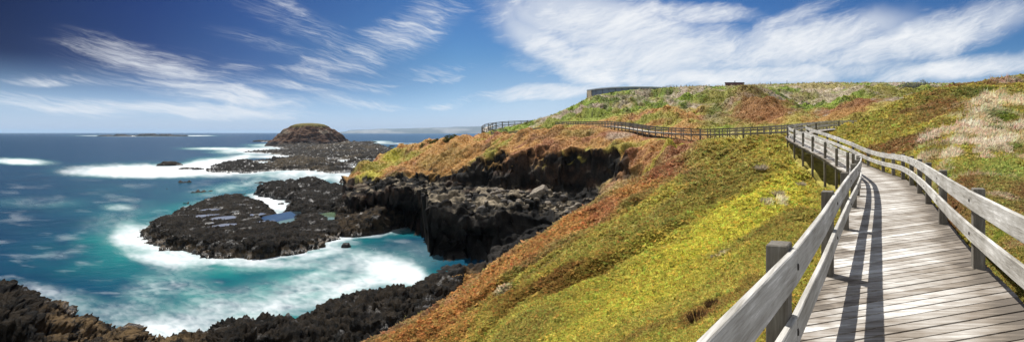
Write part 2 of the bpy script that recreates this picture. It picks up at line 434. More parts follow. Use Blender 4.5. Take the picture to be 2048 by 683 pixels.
farZ = [(1118, 1.9), (1150, 1.8), (1226, 1.42), (1262, .9), (1300, .26), (1360, -.15), (1420, -.3), (1500, -.05), (1575, .26), (1650, .58), (1712, .64)]

def dist_polyline(X, Y, pts):
    d = np.full(X.shape, 1e9); s = np.zeros(X.shape); acc = 0.0
    for (x0, y0), (x1, y1) in zip(pts[:-1], pts[1:]):
        dx, dy = x1 - x0, y1 - y0; L2 = dx * dx + dy * dy
        t = np.clip(((X - x0) * dx + (Y - y0) * dy) / L2, 0, 1)
        dd = np.hypot(X - x0 - t * dx, Y - y0 - t * dy)
        m = dd < d; d = np.where(m, dd, d); s = np.where(m, acc + t, s); acc += 1
    return d, s

def terrain(px, Y):
    """height and masks of the land surface before fine displacement"""
    X = X_of(px, Y)
    lo = (HY - tpsL(px, Y)) / F * Y
    up = (HY - tpsU(px, Y)) / F * Y
    wob = fbm2(X / 13, Y / 13, 3, 3) * 4.2 + np.abs(fbm2(X / 5, Y / 5, 3, 8)) * 3.4 - 1.0
    in2 = sstep(676, 690, px) * (1 - sstep(1150, 1230, px))
    m2 = sstep(0, 1, (Y + wob - interp(px, Y2)) / (3.0 + 1.5 * sstep(860, 960, px))) * in2
    zb = interp(px, ZB) + (Y - 90) * .07 - .14 * np.clip(87 - Y, 0, 14) * sstep(846, 870, px) + fbm2(X / 5, Y / 5, 4, 21) * .7
    m2 = m2 * sstep(-3, 0, (zb - lo) + 2)
    z = lerp(lo, np.maximum(zb, lo), m2)
    mU = sstep(0, 1, (Y + wob - interp(px, YC)) / interp(px, WC)) * sstep(676, 690, px + wob * .35)
    z = lerp(z, up, mU)
    # ledges: the cliffs break along flat lava beds
    e = np.clip(4 * np.maximum(m2 * (1 - m2), mU * (1 - mU)), 0, 1) * sstep(1240, 1190, px) * in2
    hz = 1.7; q = z / hz + fbm2(X / 6, Y / 6, 3, 15) * .9; fl = np.floor(q); fr = q - fl
    z = z + e * .8 * hz * (sstep(.35, .75, fr) - fr)
    return X, z, m2, mU, in2

# rows: finer where the cliffs are
ys = [2.0]
while ys[-1] < 430:
    y = ys[-1]
    r = .016 if y < 9 else .0085 if y < 56 else .0044 if y < 76 else .0026 if y < 122 else .008 if y < 200 else .014
    ys.append(y * (1 + r))
ys = np.array(ys)
pxs = np.concatenate([np.arange(300, 620, 6.0), np.arange(620, 2100, 2.5), np.arange(2100, 2660, 10.0)])
PX, YY = np.meshgrid(pxs, ys)
XX, ZZ, m2, mU, in2 = terrain(PX, YY)

# hummocks of the low scrub
near = np.clip(YY / 60, .15, 1)
hum = fbm2(XX / 1.6, YY / 1.6, 3, 31) * .16 * np.clip(YY / 25, .25, 1) + np.abs(fbm2(XX / 7, YY / 7, 3, 41)) * 1.0 * near + fbm2(XX / 3.2, YY / 3.2, 3, 44) * .35 * near
farm = sstep(95, 140, YY)
hum = hum + farm * (np.abs(fbm2(XX / 14 + YY / 30, YY / 16, 4, 51)) * 3.4 - 2.2 + np.abs(fbm2(XX / 26 + YY / 60, YY / 24, 3, 50)) * 4.5 + np.abs(fbm2(XX / 5, YY / 6, 3, 53)) * 1.3)
band = fbm2((XX * .81 - YY * .58) / 4.2, (XX * .58 + YY * .81) / 20, 3, 47)
slopeA = (1 - sstep(1600, 1690, PX)) * (1 - sstep(62, 75, YY)) * sstep(9, 22, YY)
hum = hum + slopeA * (np.abs(band) * 1.5 - .35)
hum = hum + mU * sstep(790, 880, PX) * (1 - sstep(1200, 1300, PX)) * sstep(101, 112, YY) * (1 - sstep(140, 160, YY)) * (np.abs(fbm2(XX / 11, YY / 12, 3, 57)) * 2.6 - .8 - np.abs(fbm2(XX / 4, YY / 5, 3, 58)) * .8)
hb = mU * sstep(1195, 1240, PX) * (1 - sstep(1345, 1400, PX)) * (1 - sstep(100, 108, YY))
hum = hum + hb * (np.abs(fbm2(XX / 4, YY / 4, 2, 61)) * 2.4 - .5)
fpts = [(X_of(p, y), y) for p, y in farW]
df, sf = dist_polyline(XX, YY, fpts)
hum = np.where(YY > 64, hum * sstep(1.5, 9, df), hum)
ZZ = ZZ + hum

# ground stays under the walkways
dl, sl = dist_polyline(XX, YY, [((a[0] + b[0]) / 2, (a[1] + b[1]) / 2) for a, b in zip(deckL, deckR)])
zd = interp(YY, DZ)
lim = zd - .38 + np.clip(dl - 1.25, 0, 9) * 1.3
nearw = (dl < 3.5) & (YY < 70)
ZZ = np.where(nearw, np.minimum(ZZ, lim), ZZ)
zfar = np.interp(sf, np.arange(len(farW)), [interp(p, farZ) for p, y in farW])
limf = zfar - .55 + np.clip(df - 1.2, 0, 20) * .26
ZZ = np.where((df < 14) & (YY > 64), np.minimum(ZZ, limf), ZZ)

SKY1 = [(900, 270), (960, 263), (1000, 257), (1050, 246), (1100, 232), (1150, 210), (1175, 196), (1205, 188), (1230, 183.5), (1290, 177.5), (1345, 175), (1450, 172.5), (1540, 169), (1600, 167.5), (1650, 166), (1800, 166), (1860, 167), (2650, 168)]
SKY2 = [(1690, 258), (1715, 244), (1760, 222), (1820, 191), (1860, 181), (1900, 172), (1960, 164), (2000, 158), (2048, 150), (2350, 132), (2650, 128)]
def crest_limit(ZZ, line, mask, soft):
    lim_ = (HY - interp(PX, line)) / F * YY + fbm2(XX / 6, YY / 6, 3, 66) * soft
    return np.where(mask & (ZZ > lim_), lim_ - .02 * (ZZ - lim_), ZZ)
ZZ = crest_limit(ZZ, SKY1, (YY > 95) & (PX > 960), .35)
ZZ = crest_limit(ZZ, SKY2, (YY > 30) & (YY < 95) & (PX > 1700), .15)
ZZ = np.where(PX < 940, np.minimum(ZZ, lerp(40, -24, sstep(175, 215, YY))), ZZ)
P = np.stack([XX, YY, ZZ], -1)
nrm = grid_normals(P)
steep = 1 - nrm[..., 2]
edge = 4 * m2 * (1 - m2)
cliffU = (mU > .001) & (mU < .999)
rock = np.maximum(sstep(.35, .6, steep) * sstep(70, 78, YY) * (1 - sstep(1230, 1300, PX)), 0)
rock = np.maximum(rock, np.where(mU < .6, sstep(.15, .5, m2), 0))
rock = np.maximum(rock, (1 - mU) * sstep(62, 70, YY) * (1 - sstep(105, 120, YY)) * (1 - sstep(1190, 1290, PX + fbm2(XX / 3, YY / 3, 3, 5) * 60)) * in2)
rock = np.maximum(rock, sstep(-17.2, -18.2, ZZ + fbm2(XX / 4, YY / 4, 3, 71) * 1.2))
rock = np.maximum(rock, sstep(.45, .62, steep) * sstep(100, 110, YY) * (1 - sstep(940, 990, PX)) * (YY < 150))
# rock displacement
sel = rock > .02
p = P[sel]; n = nrm[sel]; rk = rock[sel]
f1, f2 = worley3(p[:, 0] / 2.6, p[:, 1] / 2.6, p[:, 2] / 1.7, 3)
g1, g2 = worley3(p[:, 0] / .9, p[:, 1] / .9, p[:, 2] / .8, 7)
d = (np.minimum(f2 - f1, .4)) * 2.0 + np.minimum(g2 - g1, .4) * .7 + fbm3(p[:, 0] / 5, p[:, 1] / 5, p[:, 2] / 2.0, 4, 5) * 1.3 - .9
P[sel] = p + n * (d * rk)[:, None]
# the sea cave: the foot of the low cliff runs back under its lip
cave = sstep(700, 745, PX) * (1 - sstep(838, 852, PX)) * in2 + .4 * sstep(852, 862, PX) * (1 - sstep(960, 1080, PX)) * in2  # lean to the right of the cave added to shade that face
back = cave * 9.0 * (1 - sstep(-17.6, -15.2, P[..., 2])) * sstep(.015, .12, m2 + 0 * P[..., 2])
P[..., 1] += back; P[..., 0] += back * (PX - CX) / F

# plant cover colours (true colours of the plants, not light)
YG = np.array((.275, .24, .056)); GR = np.array((.125, .165, .026)); OR = np.array((.29, .165, .06)); RD = np.array((.225, .108, .058))
BR = np.array((.085, .048, .022)); DRY = np.array((.46, .385, .30)); OL = np.array((.195, .165, .046)); DG = np.array((.045, .055, .014)); SAND = np.array((.33, .29, .24)); BRIGHT = np.array((.36, .33, .056))
vis = np.minimum.accumulate(HY - P[..., 2] / P[..., 1] * F, axis=0)
def ground_Y(px, py):
    c = int(np.argmin(np.abs(pxs - px))); col = vis[:, c]
    k = np.argmax(col <= py)
    return ys[k]
col = np.empty(P.shape)
fx, fy = XX, YY
nA = fbm2(XX / 6, YY / 9, 4, 81); nB = fbm2(XX / 2.0, YY / 2.6, 3, 85); nC = fbm2((XX * .8 + YY * .35) / 13, (YY - XX * .3) / 30, 5, 91); nD = fbm2((XX + YY * .4) / 4, YY / 7, 4, 97)
col[:] = lerp(YG, OL, sstep(-.1, .35, nA * .7 + band * .35)[..., None])
col[:] = lerp(col, np.array((.20, .125, .04)), (sstep(.12, .4, -band + nB * .3) * slopeA * .35)[..., None])
Bm = (mU * (1 - sstep(1390, 1450, PX)) * (1 - sstep(150, 165, YY)))
nE = fbm2(XX / 13, YY / 16, 4, 181)
bcol = lerp(OR, YG * .8, sstep(.12, .4, nE + nB * .2)[..., None]); bcol = lerp(bcol, RD, sstep(.05, .35, -nE + nB * .2)[..., None]); bcol = lerp(bcol, BR * 1.4, sstep(.25, .5, nD)[..., None] * .8)
col = lerp(col, bcol, Bm[..., None])
Cm = sstep(100, 112, YY) * (1 - Bm)
ccol = lerp(DRY * .62, GR * 1.15, sstep(-.15, .08, nC + nD * .22)[..., None]); ccol = lerp(ccol, DG * 1.3, sstep(.2, .4, nD + nC * .4)[..., None]); ccol = lerp(ccol, OL, sstep(.1, .3, -nD)[..., None] * .7)
col = lerp(col, ccol, Cm[..., None])
Dm = sstep(1700, 1760, PX) * (1 - sstep(78, 95, YY))
dcol = lerp(OL, YG, sstep(-.1, .3, nB)[..., None]); dcol = lerp(dcol, np.array((.17, .105, .045)), sstep(.15, .4, nA)[..., None])
col = lerp(col, dcol, Dm[..., None])
dry = np.zeros(PX.shape) + Cm * (1 - sstep(-.15, .08, nC + nD * .22)) * .9
def blob(px, py, rx, ry, c, s=1.0, soft=.55, isdry=0.0):
    global col, dry
    y0, y1, yc = ground_Y(px, py + ry), ground_Y(px, py - ry), ground_Y(px, py)
    ly = max(.5 * abs(math.log(y1 / y0)), .02)
    d = np.hypot((PX - px) / rx, np.log(YY / yc) / ly) + nA * .35 + nB * .30
    w = (1 - sstep(1 - soft, 1 + soft * .5, d)) * s
    col = lerp(col, c, w[..., None]); dry = np.maximum(dry * (1 - w), w * isdry)
rid = interp(PX, [(700, 36), (740, 39), (850, 46), (1000, 54), (1200, 60), (1300, 66), (1400, 71)])
wb = sstep(.50, .95, YY / rid + nA * .10 + nB * .06) * (YY < rid * 1.6) * (1 - sstep(1360, 1440, PX)) * (1 - mU)
col = lerp(col, lerp(np.array((.255, .175, .085)), np.array((.21, .12, .075)), sstep(-.1, .3, nB + band * .5)[..., None]), (wb * .8)[..., None])
for a in [
    # near slope
    (1470, 440, 150, 60, BRIGHT, .8), (1330, 560, 220, 60, BRIGHT, .6), (1200, 640, 180, 40, BRIGHT, .45), (1560, 380, 60, 45, BRIGHT, .7), (1480, 350, 70, 30, OL, .6), (1420, 400, 70, 22, OL * .9, .5),
    (1250, 470, 60, 25, OL, .7), (1150, 500, 60, 25, OL * 1.1, .6), (1400, 315, 90, 20, OL, .7), (1330, 345, 45, 20, RD, .9), (1360, 305, 45, 14, RD * .9, .9), (1270, 385, 50, 22, OR * 1.1, .9), (1200, 420, 55, 22, np.array((.26, .125, .06)), .9), (1130, 460, 50, 22, OR * 1.1, .9),
    (1060, 500, 50, 20, OR, .9), (1000, 545, 50, 20, OR * 1.1, .8), (940, 590, 70, 25, OR, .85), (870, 630, 80, 25, OR, .85), (800, 665, 70, 18, OR, .8), (1110, 555, 65, 22, np.array((.135, .075, .025)), .9), (1020, 590, 45, 12, np.array((.15, .085, .025)), .7), (1180, 530, 70, 12, np.array((.15, .09, .025)), .6),
    (1400, 630, 70, 22, np.array((.16, .085, .035)), .75), (1290, 662, 70, 14, np.array((.15, .09, .035)), .55), (1500, 575, 30, 30, np.array((.16, .10, .035)), .6), (1480, 660, 60, 20, np.array((.14, .08, .03)), .6),
    (1560, 400, 12, 6, DRY, .8, .5, 1), (1535, 408, 12, 5, DRY, .7, .5, 1), (1445, 508, 18, 5, DRY, .6, .5, 1), (1000, 575, 22, 5, SAND, .6), (900, 600, 20, 6, SAND, .5),
    # headland
    (740, 345, 25, 14, BRIGHT * .8, .9), (780, 318, 22, 10, BRIGHT * .8, .9), (700, 358, 30, 6, OR, .8), (900, 283, 60, 8, OR * 1.1, .8), (880, 310, 50, 16, OL * .7, .5), (850, 345, 40, 8, OR, .8), (1060, 300, 90, 14, RD * 1.1, .7), (1010, 308, 60, 8, OR * 1.2, .8),
    (1240, 290, 60, 9, YG, .8), (1350, 288, 80, 6, BRIGHT * .8, .8), (1450, 284, 80, 5, YG, .7), (1260, 320, 60, 16, RD, .7), (1310, 305, 50, 10, RD * 1.1, .7), (1100, 268, 60, 8, BR * 1.3, .6), (1160, 265, 50, 8, OL, .6), (1240, 270, 30, 7, DRY * .6, .6),
    # hill behind
    (1110, 250, 40, 7, GR, .8), (1190, 238, 60, 10, GR * 1.1, .85), (1290, 245, 40, 8, GR * 1.2, .7), (1250, 195, 60, 6, DG, .5), (1330, 185, 60, 3, DG, .5), (1440, 205, 50, 18, OL * .8, .7), (1480, 235, 90, 14, OL, .8), (1430, 225, 30, 14, DG * 1.4, .6),
    (1520, 200, 75, 22, np.array((.17, .082, .034)), .9), (1550, 228, 60, 16, np.array((.18, .085, .034)), .85), (1500, 188, 40, 8, BR * 1.5, .7), (1560, 245, 40, 6, OR, .8), (1610, 232, 40, 14, YG * .9, .85), (1620, 205, 40, 8, OL * .7, .7), (1700, 210, 75, 18, np.array((.18, .082, .034)), .95), (1690, 217, 30, 6, BR, .8), (1660, 232, 60, 10, OR * .9, .8), (1750, 235, 40, 8, YG * .8, .7),
    (1640, 183, 70, 7, DRY * .8, .9, .5, 1), (1700, 186, 80, 5, DRY * .7, .8, .5, 1), (1650, 172, 120, 4, OL, .85), (1780, 172, 60, 4, OL * .9, .8),
    # dune on the right
    (1800, 255, 60, 25, YG * .8, .7), (1760, 260, 40, 20, OL, .7), (1870, 220, 60, 18, BR * 1.9, .75), (1940, 185, 60, 12, DG * 1.6, .8), (1890, 190, 50, 10, OL * .8, .7),
    (1905, 285, 30, 10, DRY, .9, .35, 1), (1860, 272, 30, 7, DRY * .9, .85, .35, 1), (1940, 255, 30, 10, DRY, .95, .35, 1), (1985, 225, 45, 8, DRY, .9, .35, 1), (1990, 285, 45, 14, DRY, .95, .35, 1), (1900, 310, 22, 10, DRY, .8, .35, 1), (2040, 205, 30, 8, DRY, .7, .35, 1), (2010, 165, 40, 5, DRY * .7, .7, .35, 1), (2040, 250, 30, 8, DRY * .9, .8, .35, 1),
    (1960, 268, 70, 10, DRY * .95, .5, .6, .6), (1880, 262, 60, 8, DRY * .9, .45, .6, .6), (2030, 275, 40, 12, DRY, .5, .6, .6), (1850, 310, 30, 10, DRY * .9, .6, .35, 1), (1970, 210, 40, 8, DRY, .7, .35, 1),
    (1985, 400, 70, 60, np.array((.19, .18, .05)), .75),
    (2000, 245, 40, 12, GR * .7, .8), (1985, 258, 20, 8, DG * 1.4, .7), (2020, 300, 25, 7, GR * .9, .7), (1870, 295, 30, 10, OL * .8, .8), (1950, 330, 110, 18, np.array((.22, .225, .06)), .8), (2020, 345, 70, 20, np.array((.20, .22, .06)), .8), (1900, 350, 50, 14, np.array((.2, .2, .05)), .7), (2000, 392, 40, 8, np.array((.34, .26, .19)), .8), (2030, 430, 30, 14, np.array((.2, .16, .06)), .7), (2000, 470, 18, 10, GR, .7), (2035, 490, 25, 10, np.array((.26, .18, .10)), .7)]:
    blob(*a)
win = np.exp(-(((PX - 1960) / 110) ** 2 + ((np.log(YY) - math.log(25)) / .55) ** 2) ** 2) * (PX > 1790)
net = np.abs(fbm2(XX / 3.2, YY / 5.5, 4, 141))
dw = (1 - sstep(.075, .12, net)) * win
col = lerp(col, np.array((.42, .345, .265)), (dw * .8)[..., None]); dry = np.maximum(dry, dw)
# rock colours
pn = fbm3(P[..., 0] / 2.2, P[..., 1] / 2.2, P[..., 2] / 1.2, 4, 12); pm = fbm3(P[..., 0] / 9, P[..., 1] / 9, P[..., 2] / 1.0, 3, 17)
rcol = lerp(np.array((.006, .0057, .0053)), np.array((.024, .0213, .0185)), sstep(-.25, .35, pn)[..., None])
rcol = lerp(rcol, np.array((.05, .03, .02)), (sstep(.0, .35, pm) * sstep(95, 99, YY) * .8)[..., None])
rcol = lerp(rcol, np.array((.20, .165, .115)), (sstep(.0, .3, pn + pm * .4) * (m2 * (1 - mU)) * sstep(.6, .9, nrm[..., 2]) * (.12 + .88 * sstep(83.5, 88, YY + pm * 3)))[..., None])
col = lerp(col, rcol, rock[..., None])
sandm = (1 - sstep(.6, 1.1, np.hypot((PX - 1165) / 30, (YY - 84) / 4.5)))
col = lerp(col, SAND, sandm[..., None])
Vt = P.reshape(-1, 3)
q = grid_faces(len(ys), len(pxs), Vt[:, 2] > -22.3)
q = q[:, ::1]
Vc, qc, cc, rr = compact(Vt, q, col.reshape(-1, 3), rock.ravel())
tag(mesh_np('ground', Vc, qc, M['land'], attrs={'rock': rr}, colattrs={'Col': cc}), 'steep coastal hillside of low yellow and rust scrub above dark cliffs', 'terrain', kind='structure')

# ------------------------------------------------------------------ plant cover: leaves and blades growing on the ground
def quads(base, d, w, length, n_bend=0):
    """one tapered leaf (kite) per row: base point, direction d, side w"""
    a = base; b = base + d * (length * .45)[:, None] + w; c = base + d * length[:, None]; e = base + d * (length * .45)[:, None] - w
    return np.stack([a, b, c, e], 1)

pyf = HY - P[..., 2] / P[..., 1] * F
dpy = np.zeros(PX.shape); dpy[:-1] = np.clip(pyf[:-1] - pyf[1:], 0, 30)
wgt = dpy * np.gradient(pxs)[None, :]
ok = (pyf < 720) & (pyf > 120) & (PX > 640) & (PX < 2560) & (rock < .35) & (pyf <= vis + 14) & (YY > 3.2) & (sandm < .3)
ok &= (nrm[..., 2] > .45) | (PX > 1250)
ok &= ~((dl < 1.25) & (YY < 70)) & ~((df < 1.2) & (YY > 64))
wgt = np.where(ok, wgt + .15, 0).ravel()
wgt = wgt * np.where(np.repeat(ys, len(pxs)) < 30, 1.6, 1.0)
cum = np.cumsum(wgt); cum /= cum[-1]
def scatter(n, seed):
    r = np.random.default_rng(seed)
    i = np.searchsorted(cum, r.random(n)); i = np.clip(i, 0, len(cum) - 1)
    rI, cI = np.divmod(i, len(pxs)); rI = np.clip(rI, 0, len(ys) - 2); cI = np.clip(cI, 0, len(pxs) - 2)
    u, v = r.random(n)[:, None], r.random(n)[:, None]
    pos = P[rI, cI] * (1 - u) * (1 - v) + P[rI, cI + 1] * u * (1 - v) + P[rI + 1, cI] * (1 - u) * v + P[rI + 1, cI + 1] * u * v
    return r, pos, nrm[rI, cI], col[rI, cI], dry[rI, cI], ys[rI]
r, pos, nn, cl, dr, yv = scatter(370000, 5)
n = len(pos); isd = r.random(n) < dr * .85
farf = sstep(50, 100, yv)
sz = np.where(isd, r.uniform(7, 15, n) * (1 - .6 * farf), r.uniform(2.4, 5.8, n) * (1 - .62 * farf)) / F * np.maximum(yv, 4)
sz = sz * np.where(~isd & (r.random(n) < .10), r.uniform(1.4, 2.1, n), 1.0)
K = 5
az = r.uniform(0, 2 * math.pi, (n, K)); tilt = np.where(isd[:, None], r.uniform(.5, 1.25, (n, K)), r.uniform(.7, 1.55, (n, K)))
lean = np.where(isd, .9, 0)
dirs = np.stack([np.sin(tilt) * np.cos(az) + lean[:, None] * .8, np.sin(tilt) * np.sin(az) - lean[:, None] * .3, np.cos(tilt)], -1)
dirs = dirs + nn[:, None, :] * .35; dirs /= np.linalg.norm(dirs, axis=-1, keepdims=True)
side = np.cross(dirs, np.stack([np.cos(az * 3.1), np.sin(az * 2.3), np.ones_like(az)], -1)); side /= np.linalg.norm(side, axis=-1, keepdims=True) + 1e-9
wid = np.where(isd, .07, .30)[:, None] * sz[:, None]
LQ = quads(np.repeat(pos - nn * (sz * .1)[:, None], K, 0), dirs.reshape(-1, 3), (side * wid[..., None]).reshape(-1, 3), np.repeat(sz, K) * r.uniform(.6, 1.2, n * K))
jit = np.repeat(lerp(r.uniform(.62, 1.45, n), 1.0, farf * .65), K) * r.uniform(.8, 1.2, n * K)
hue = np.repeat(r.normal(0, .10, n) * (1 - .6 * farf), K)
lc = np.repeat(cl, K, 0) * jit[:, None] * np.stack([1 + hue, 1 - hue * .5, np.ones_like(hue)], -1)
lc = np.clip(lc * 1.6, .004, .8)
tag(mesh_np('ground_cover', LQ.reshape(-1, 3), np.arange(len(LQ) * 4).reshape(-1, 4), M['leaf'], False, colattrs={'Col': np.repeat(lc, 4, 0)}),
    'low succulent scrub and dry grass covering the coastal slopes', 'ground cover', kind='stuff')

def ground_z(x, y):
    px = CX + F * x / y
    i = np.clip(np.searchsorted(ys, y) - 1, 0, len(ys) - 2); j = np.clip(np.searchsorted(pxs, px) - 1, 0, len(pxs) - 2)
    u = (px - pxs[j]) / (pxs[j + 1] - pxs[j]); v = (y - ys[i]) / (ys[i + 1] - ys[i])
    z = P[..., 2]
    return float((z[i, j] * (1 - u) + z[i, j + 1] * u) * (1 - v) + (z[i + 1, j] * (1 - u) + z[i + 1, j + 1] * u) * v)

# ------------------------------------------------------------------ rock masses standing in the sea
def poly_sd(X, Y, poly):
    """signed distance to a closed polygon, positive inside"""
    d = np.full(X.shape, 1e9); ins = np.zeros(X.shape, bool); n = len(poly)
    for i in range(n):
        x0, y0 = poly[i]; x1, y1 = poly[(i + 1) % n]
        dx, dy = x1 - x0, y1 - y0; t = np.clip(((X - x0) * dx + (Y - y0) * dy) / (dx * dx + dy * dy + 1e-12), 0, 1)
        d = np.minimum(d, np.hypot(X - x0 - t * dx, Y - y0 - t * dy))
        c = ((y0 > Y) != (y1 > Y)) & (X < (x1 - x0) * (Y - y0) / (y1 - y0 + 1e-12) + x0); ins ^= c
    return np.where(ins, d, -d)

def W(px, py, z=SEA):
    Y = z * F / (HY - py); return (X_of(px, Y), Y)

ROCKS = {}
def rock_mass(name, poly, topz, label, lump=1.3, lumph=.7, fine=.5, rise=2.0, wobble=1.5, step=2.0, ystep=.004, mat=None, warm=None, seed=1, kind=None, cat='rock', carve=None, xyz=None):
    pa = np.array(poly); y0, y1 = pa[:, 1].min() * .96, pa[:, 1].max() * 1.03
    pxp = CX + F * pa[:, 0] / pa[:, 1]; c0, c1 = pxp.min() - 15, pxp.max() + 15
    yy = np.exp(np.arange(math.log(y0), math.log(y1), ystep)); xx = np.arange(c0, c1, step)
    px, Y = np.meshgrid(xx, yy); X = X_of(px, Y)
    sc = wobble
    d = poly_sd(X, Y, poly) + fbm2(X / (sc * 4), Y / (sc * 4), 4, seed) * sc * 1.3
    tz = topz(px, Y, X, d)
    prof = np.where(d > 0, 1 - np.exp(-d / rise), d * 1.2 / rise)
    z = SEA - .3 + (tz - SEA + .3) * prof
    if carve is not None: z = carve(px, Y, X, z)
    z = np.maximum(z, SEA - 2.5)
    Pm = np.stack([X, Y, z], -1); nm = grid_normals(Pm)
    p = Pm.reshape(-1, 3); nv = nm.reshape(-1, 3); dd = d.ravel()
    act = (dd > -3 * rise) & (p[:, 2] > SEA - 2.4)
    pa_ = p[act]
    f1, f2 = worley3(pa_[:, 0] / lump, pa_[:, 1] / lump, pa_[:, 2] / lump, seed + 3)
    g1, g2 = worley3(pa_[:, 0] / lump / .42, pa_[:, 1] / lump / .42, pa_[:, 2] / lump / .42, seed + 5)
    k1, k2 = worley3(pa_[:, 0] / lump / .2, pa_[:, 1] / lump / .2, pa_[:, 2] / lump / .2, seed + 8)
    b1, b2 = worley3(pa_[:, 0] / lump / 2.6, pa_[:, 1] / lump / 2.6, pa_[:, 2] / lump / 2.6, seed + 13)
    dm = lambda f, r0: np.sqrt(np.clip(1 - (f / r0) ** 2, 0, 1))
    cg = np.minimum(g2 - g1, .3) / .3 - 1
    ww = .12 * fbm3(pa_[:, 0] / lump / 2, pa_[:, 1] / lump / 2, pa_[:, 2] / lump / 2, 2, seed + 2)
    e1, e2 = worley3(pa_[:, 0] / lump / 5.5 + ww, pa_[:, 1] / lump / 5.5 + ww, pa_[:, 2] / lump / 9, seed + 17)
    crack = 1 - np.clip((e2 - e1) / .11, 0, 1)
    h = (dm(b1, .95) - .6) * lumph * 1.0 + (.7 - f1) * lumph * .95 + (.7 - g1) * lumph * .62 + cg * lumph * .2 + (dm(k1, .85) - .55) * lumph * .3 + fbm3(pa_[:, 0] / lump / 4, pa_[:, 1] / lump / 4, pa_[:, 2] / lump / 4, 3, seed) * lumph * fine * 2.2 - crack * lumph * .9
    flat = np.ones(len(pa_))
    if xyz is not None: flat = xyz(px, Y, X).ravel()[act]
    p[act] = pa_ + nv[act] * (h * flat)[:, None]
    w = np.zeros(len(p)) if warm is None else warm(px, Y, p[:, 2].reshape(X.shape), d).ravel()
    q = grid_faces(len(yy), len(xx), p[:, 2] > SEA - .8)
    Vc, qc, wc = compact(p, q, w)
    o = mesh_np(name, Vc, qc, mat or M['rock'], attrs={'warm': wc})
    if kind: tag(o, label, cat, kind=kind)
    else: tag(o, label, cat)
    ROCKS.setdefault('polys', []).append((poly, d))
    return o

# near shore: black lava rocks under the hillside
SIL = [(-300, 520), (-100, 552), (0, 570), (40, 582), (70, 602), (120, 614), (170, 632), (200, 652), (240, 668), (262, 650), (285, 664), (310, 676), (370, 668), (420, 664), (450, 642), (520, 629), (580, 632), (620, 630), (660, 606), (720, 586), (780, 572), (830, 570), (850, 555), (900, 549), (960, 549), (1010, 552)]
YS_ = [(-300, 50), (0, 45), (70, 44.5), (240, 44), (300, 44.5), (370, 45), (430, 46.5), (520, 48.5), (600, 50.5), (650, 53), (720, 55), (800, 57.5), (860, 60.5), (940, 62), (1010, 62)]
def shore_poly(a, b):
    far = [(p, interp(p, YS_) + 2.4) for p in range(a, b, 20)]
    near_ = [(b, interp(b, YS_) - 10), (max(a, min(b, 900)) , interp(b, YS_) - 16), (a + 200, 31), (a, 28)]
    return [(X_of(p, y), y) for p, y in far + near_]
def shore_top(px, Y, X, d):
    ysil = interp(px, YS_); s = interp(px, SIL)
    zs = (HY - s) / F * ysil
    return zs + .35 + .8 * sstep(170, 60, px) + np.clip(ysil - Y, 0, 20) * .03 + fbm2(X / 5, Y / 5, 3, 77) * .6
def shore_warm(px, Y, z, d):
    return (sstep(60, 130, px) * (1 - sstep(330, 440, px))) * sstep(.5, 2.5, d) * .9 + .12
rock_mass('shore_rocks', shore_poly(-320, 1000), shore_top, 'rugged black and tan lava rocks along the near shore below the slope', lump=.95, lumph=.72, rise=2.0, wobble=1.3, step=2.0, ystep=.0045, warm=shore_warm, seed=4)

# the low black rock island with tide pools
isl = [W(283, 470), W(296, 488), W(340, 503), W(400, 512), W(470, 516), W(530, 517), W(590, 508), W(640, 496), W(668, 484), (X_of(690, 101), 101), (X_of(672, 111), 111), (X_of(640, 114), 114), (X_of(560, 117), 117), (X_of(545, 121), 121), (X_of(540, 131), 131), (X_of(525, 138), 138), (X_of(500, 146), 146), (X_of(455, 150), 150), (X_of(410, 141), 141), (X_of(375, 128), 128), (X_of(325, 112), 112), (X_of(300, 104), 104)]
def isl_top(px, Y, X, d):
    return -17.5 + fbm2(X / 12, Y / 12, 3, 9) * .5 - sstep(530, 570, px) * .35
def pool(px, Y, cx, cy, rx, ry): return np.hypot((px - cx) / rx, (Y - cy) / ry)
def isl_carve(px, Y, X, z):
    nz = fbm2(X / 3, Y / 3, 3, 19) * .35
    a = pool(px, Y, 556, 109, 40, 11.0) + nz
    return np.where(a < 1.15, np.minimum(z, lerp(-18.35, z, sstep(.8, 1.15, a))), z)
MINI = [(432, 419, 15, .9), (482, 411, 18, 1.0), (402, 433, 16, .9), (452, 437, 20, 1.3), (446, 452, 14, .8), (506, 431, 13, .9), (420, 447, 10, .7), (470, 424, 10, .6), (520, 446, 12, .8)]
MINI = [(p, 17.55 * F / (y - HY), rx, ry * 2.2) for p, y, rx, ry in MINI]
_carve0 = isl_carve
def isl_carve(px, Y, X, z):
    z = _carve0(px, Y, X, z); nz = fbm2(X / 1.6, Y / 2.4, 3, 59) * .8
    for p, y, rx, ry in MINI:
        a = pool(px, Y, p, y, rx, ry) + nz
        z = np.where(a < 1.3, np.minimum(z, lerp(-17.5, z, sstep(.85, 1.3, a))), z)
    return z
def isl_flat(px, Y, X):
    f = np.ones(px.shape)
    for p, y, rx, ry in MINI: f = np.minimum(f, .25 + .75 * sstep(.8, 1.2, pool(px, Y, p, y, rx, ry) + fbm2(X / 1.6, Y / 2.4, 3, 59) * .8))
    return f * sstep(.7, 1.1, pool(px, Y, 556, 109, 40, 11.0))
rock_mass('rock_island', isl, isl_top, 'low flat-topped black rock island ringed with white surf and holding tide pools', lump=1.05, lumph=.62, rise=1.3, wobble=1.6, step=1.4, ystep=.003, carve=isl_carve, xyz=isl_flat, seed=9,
          warm=lambda px, Y, z, d: sstep(-18.6, -19.4, z) * .55 + .08)

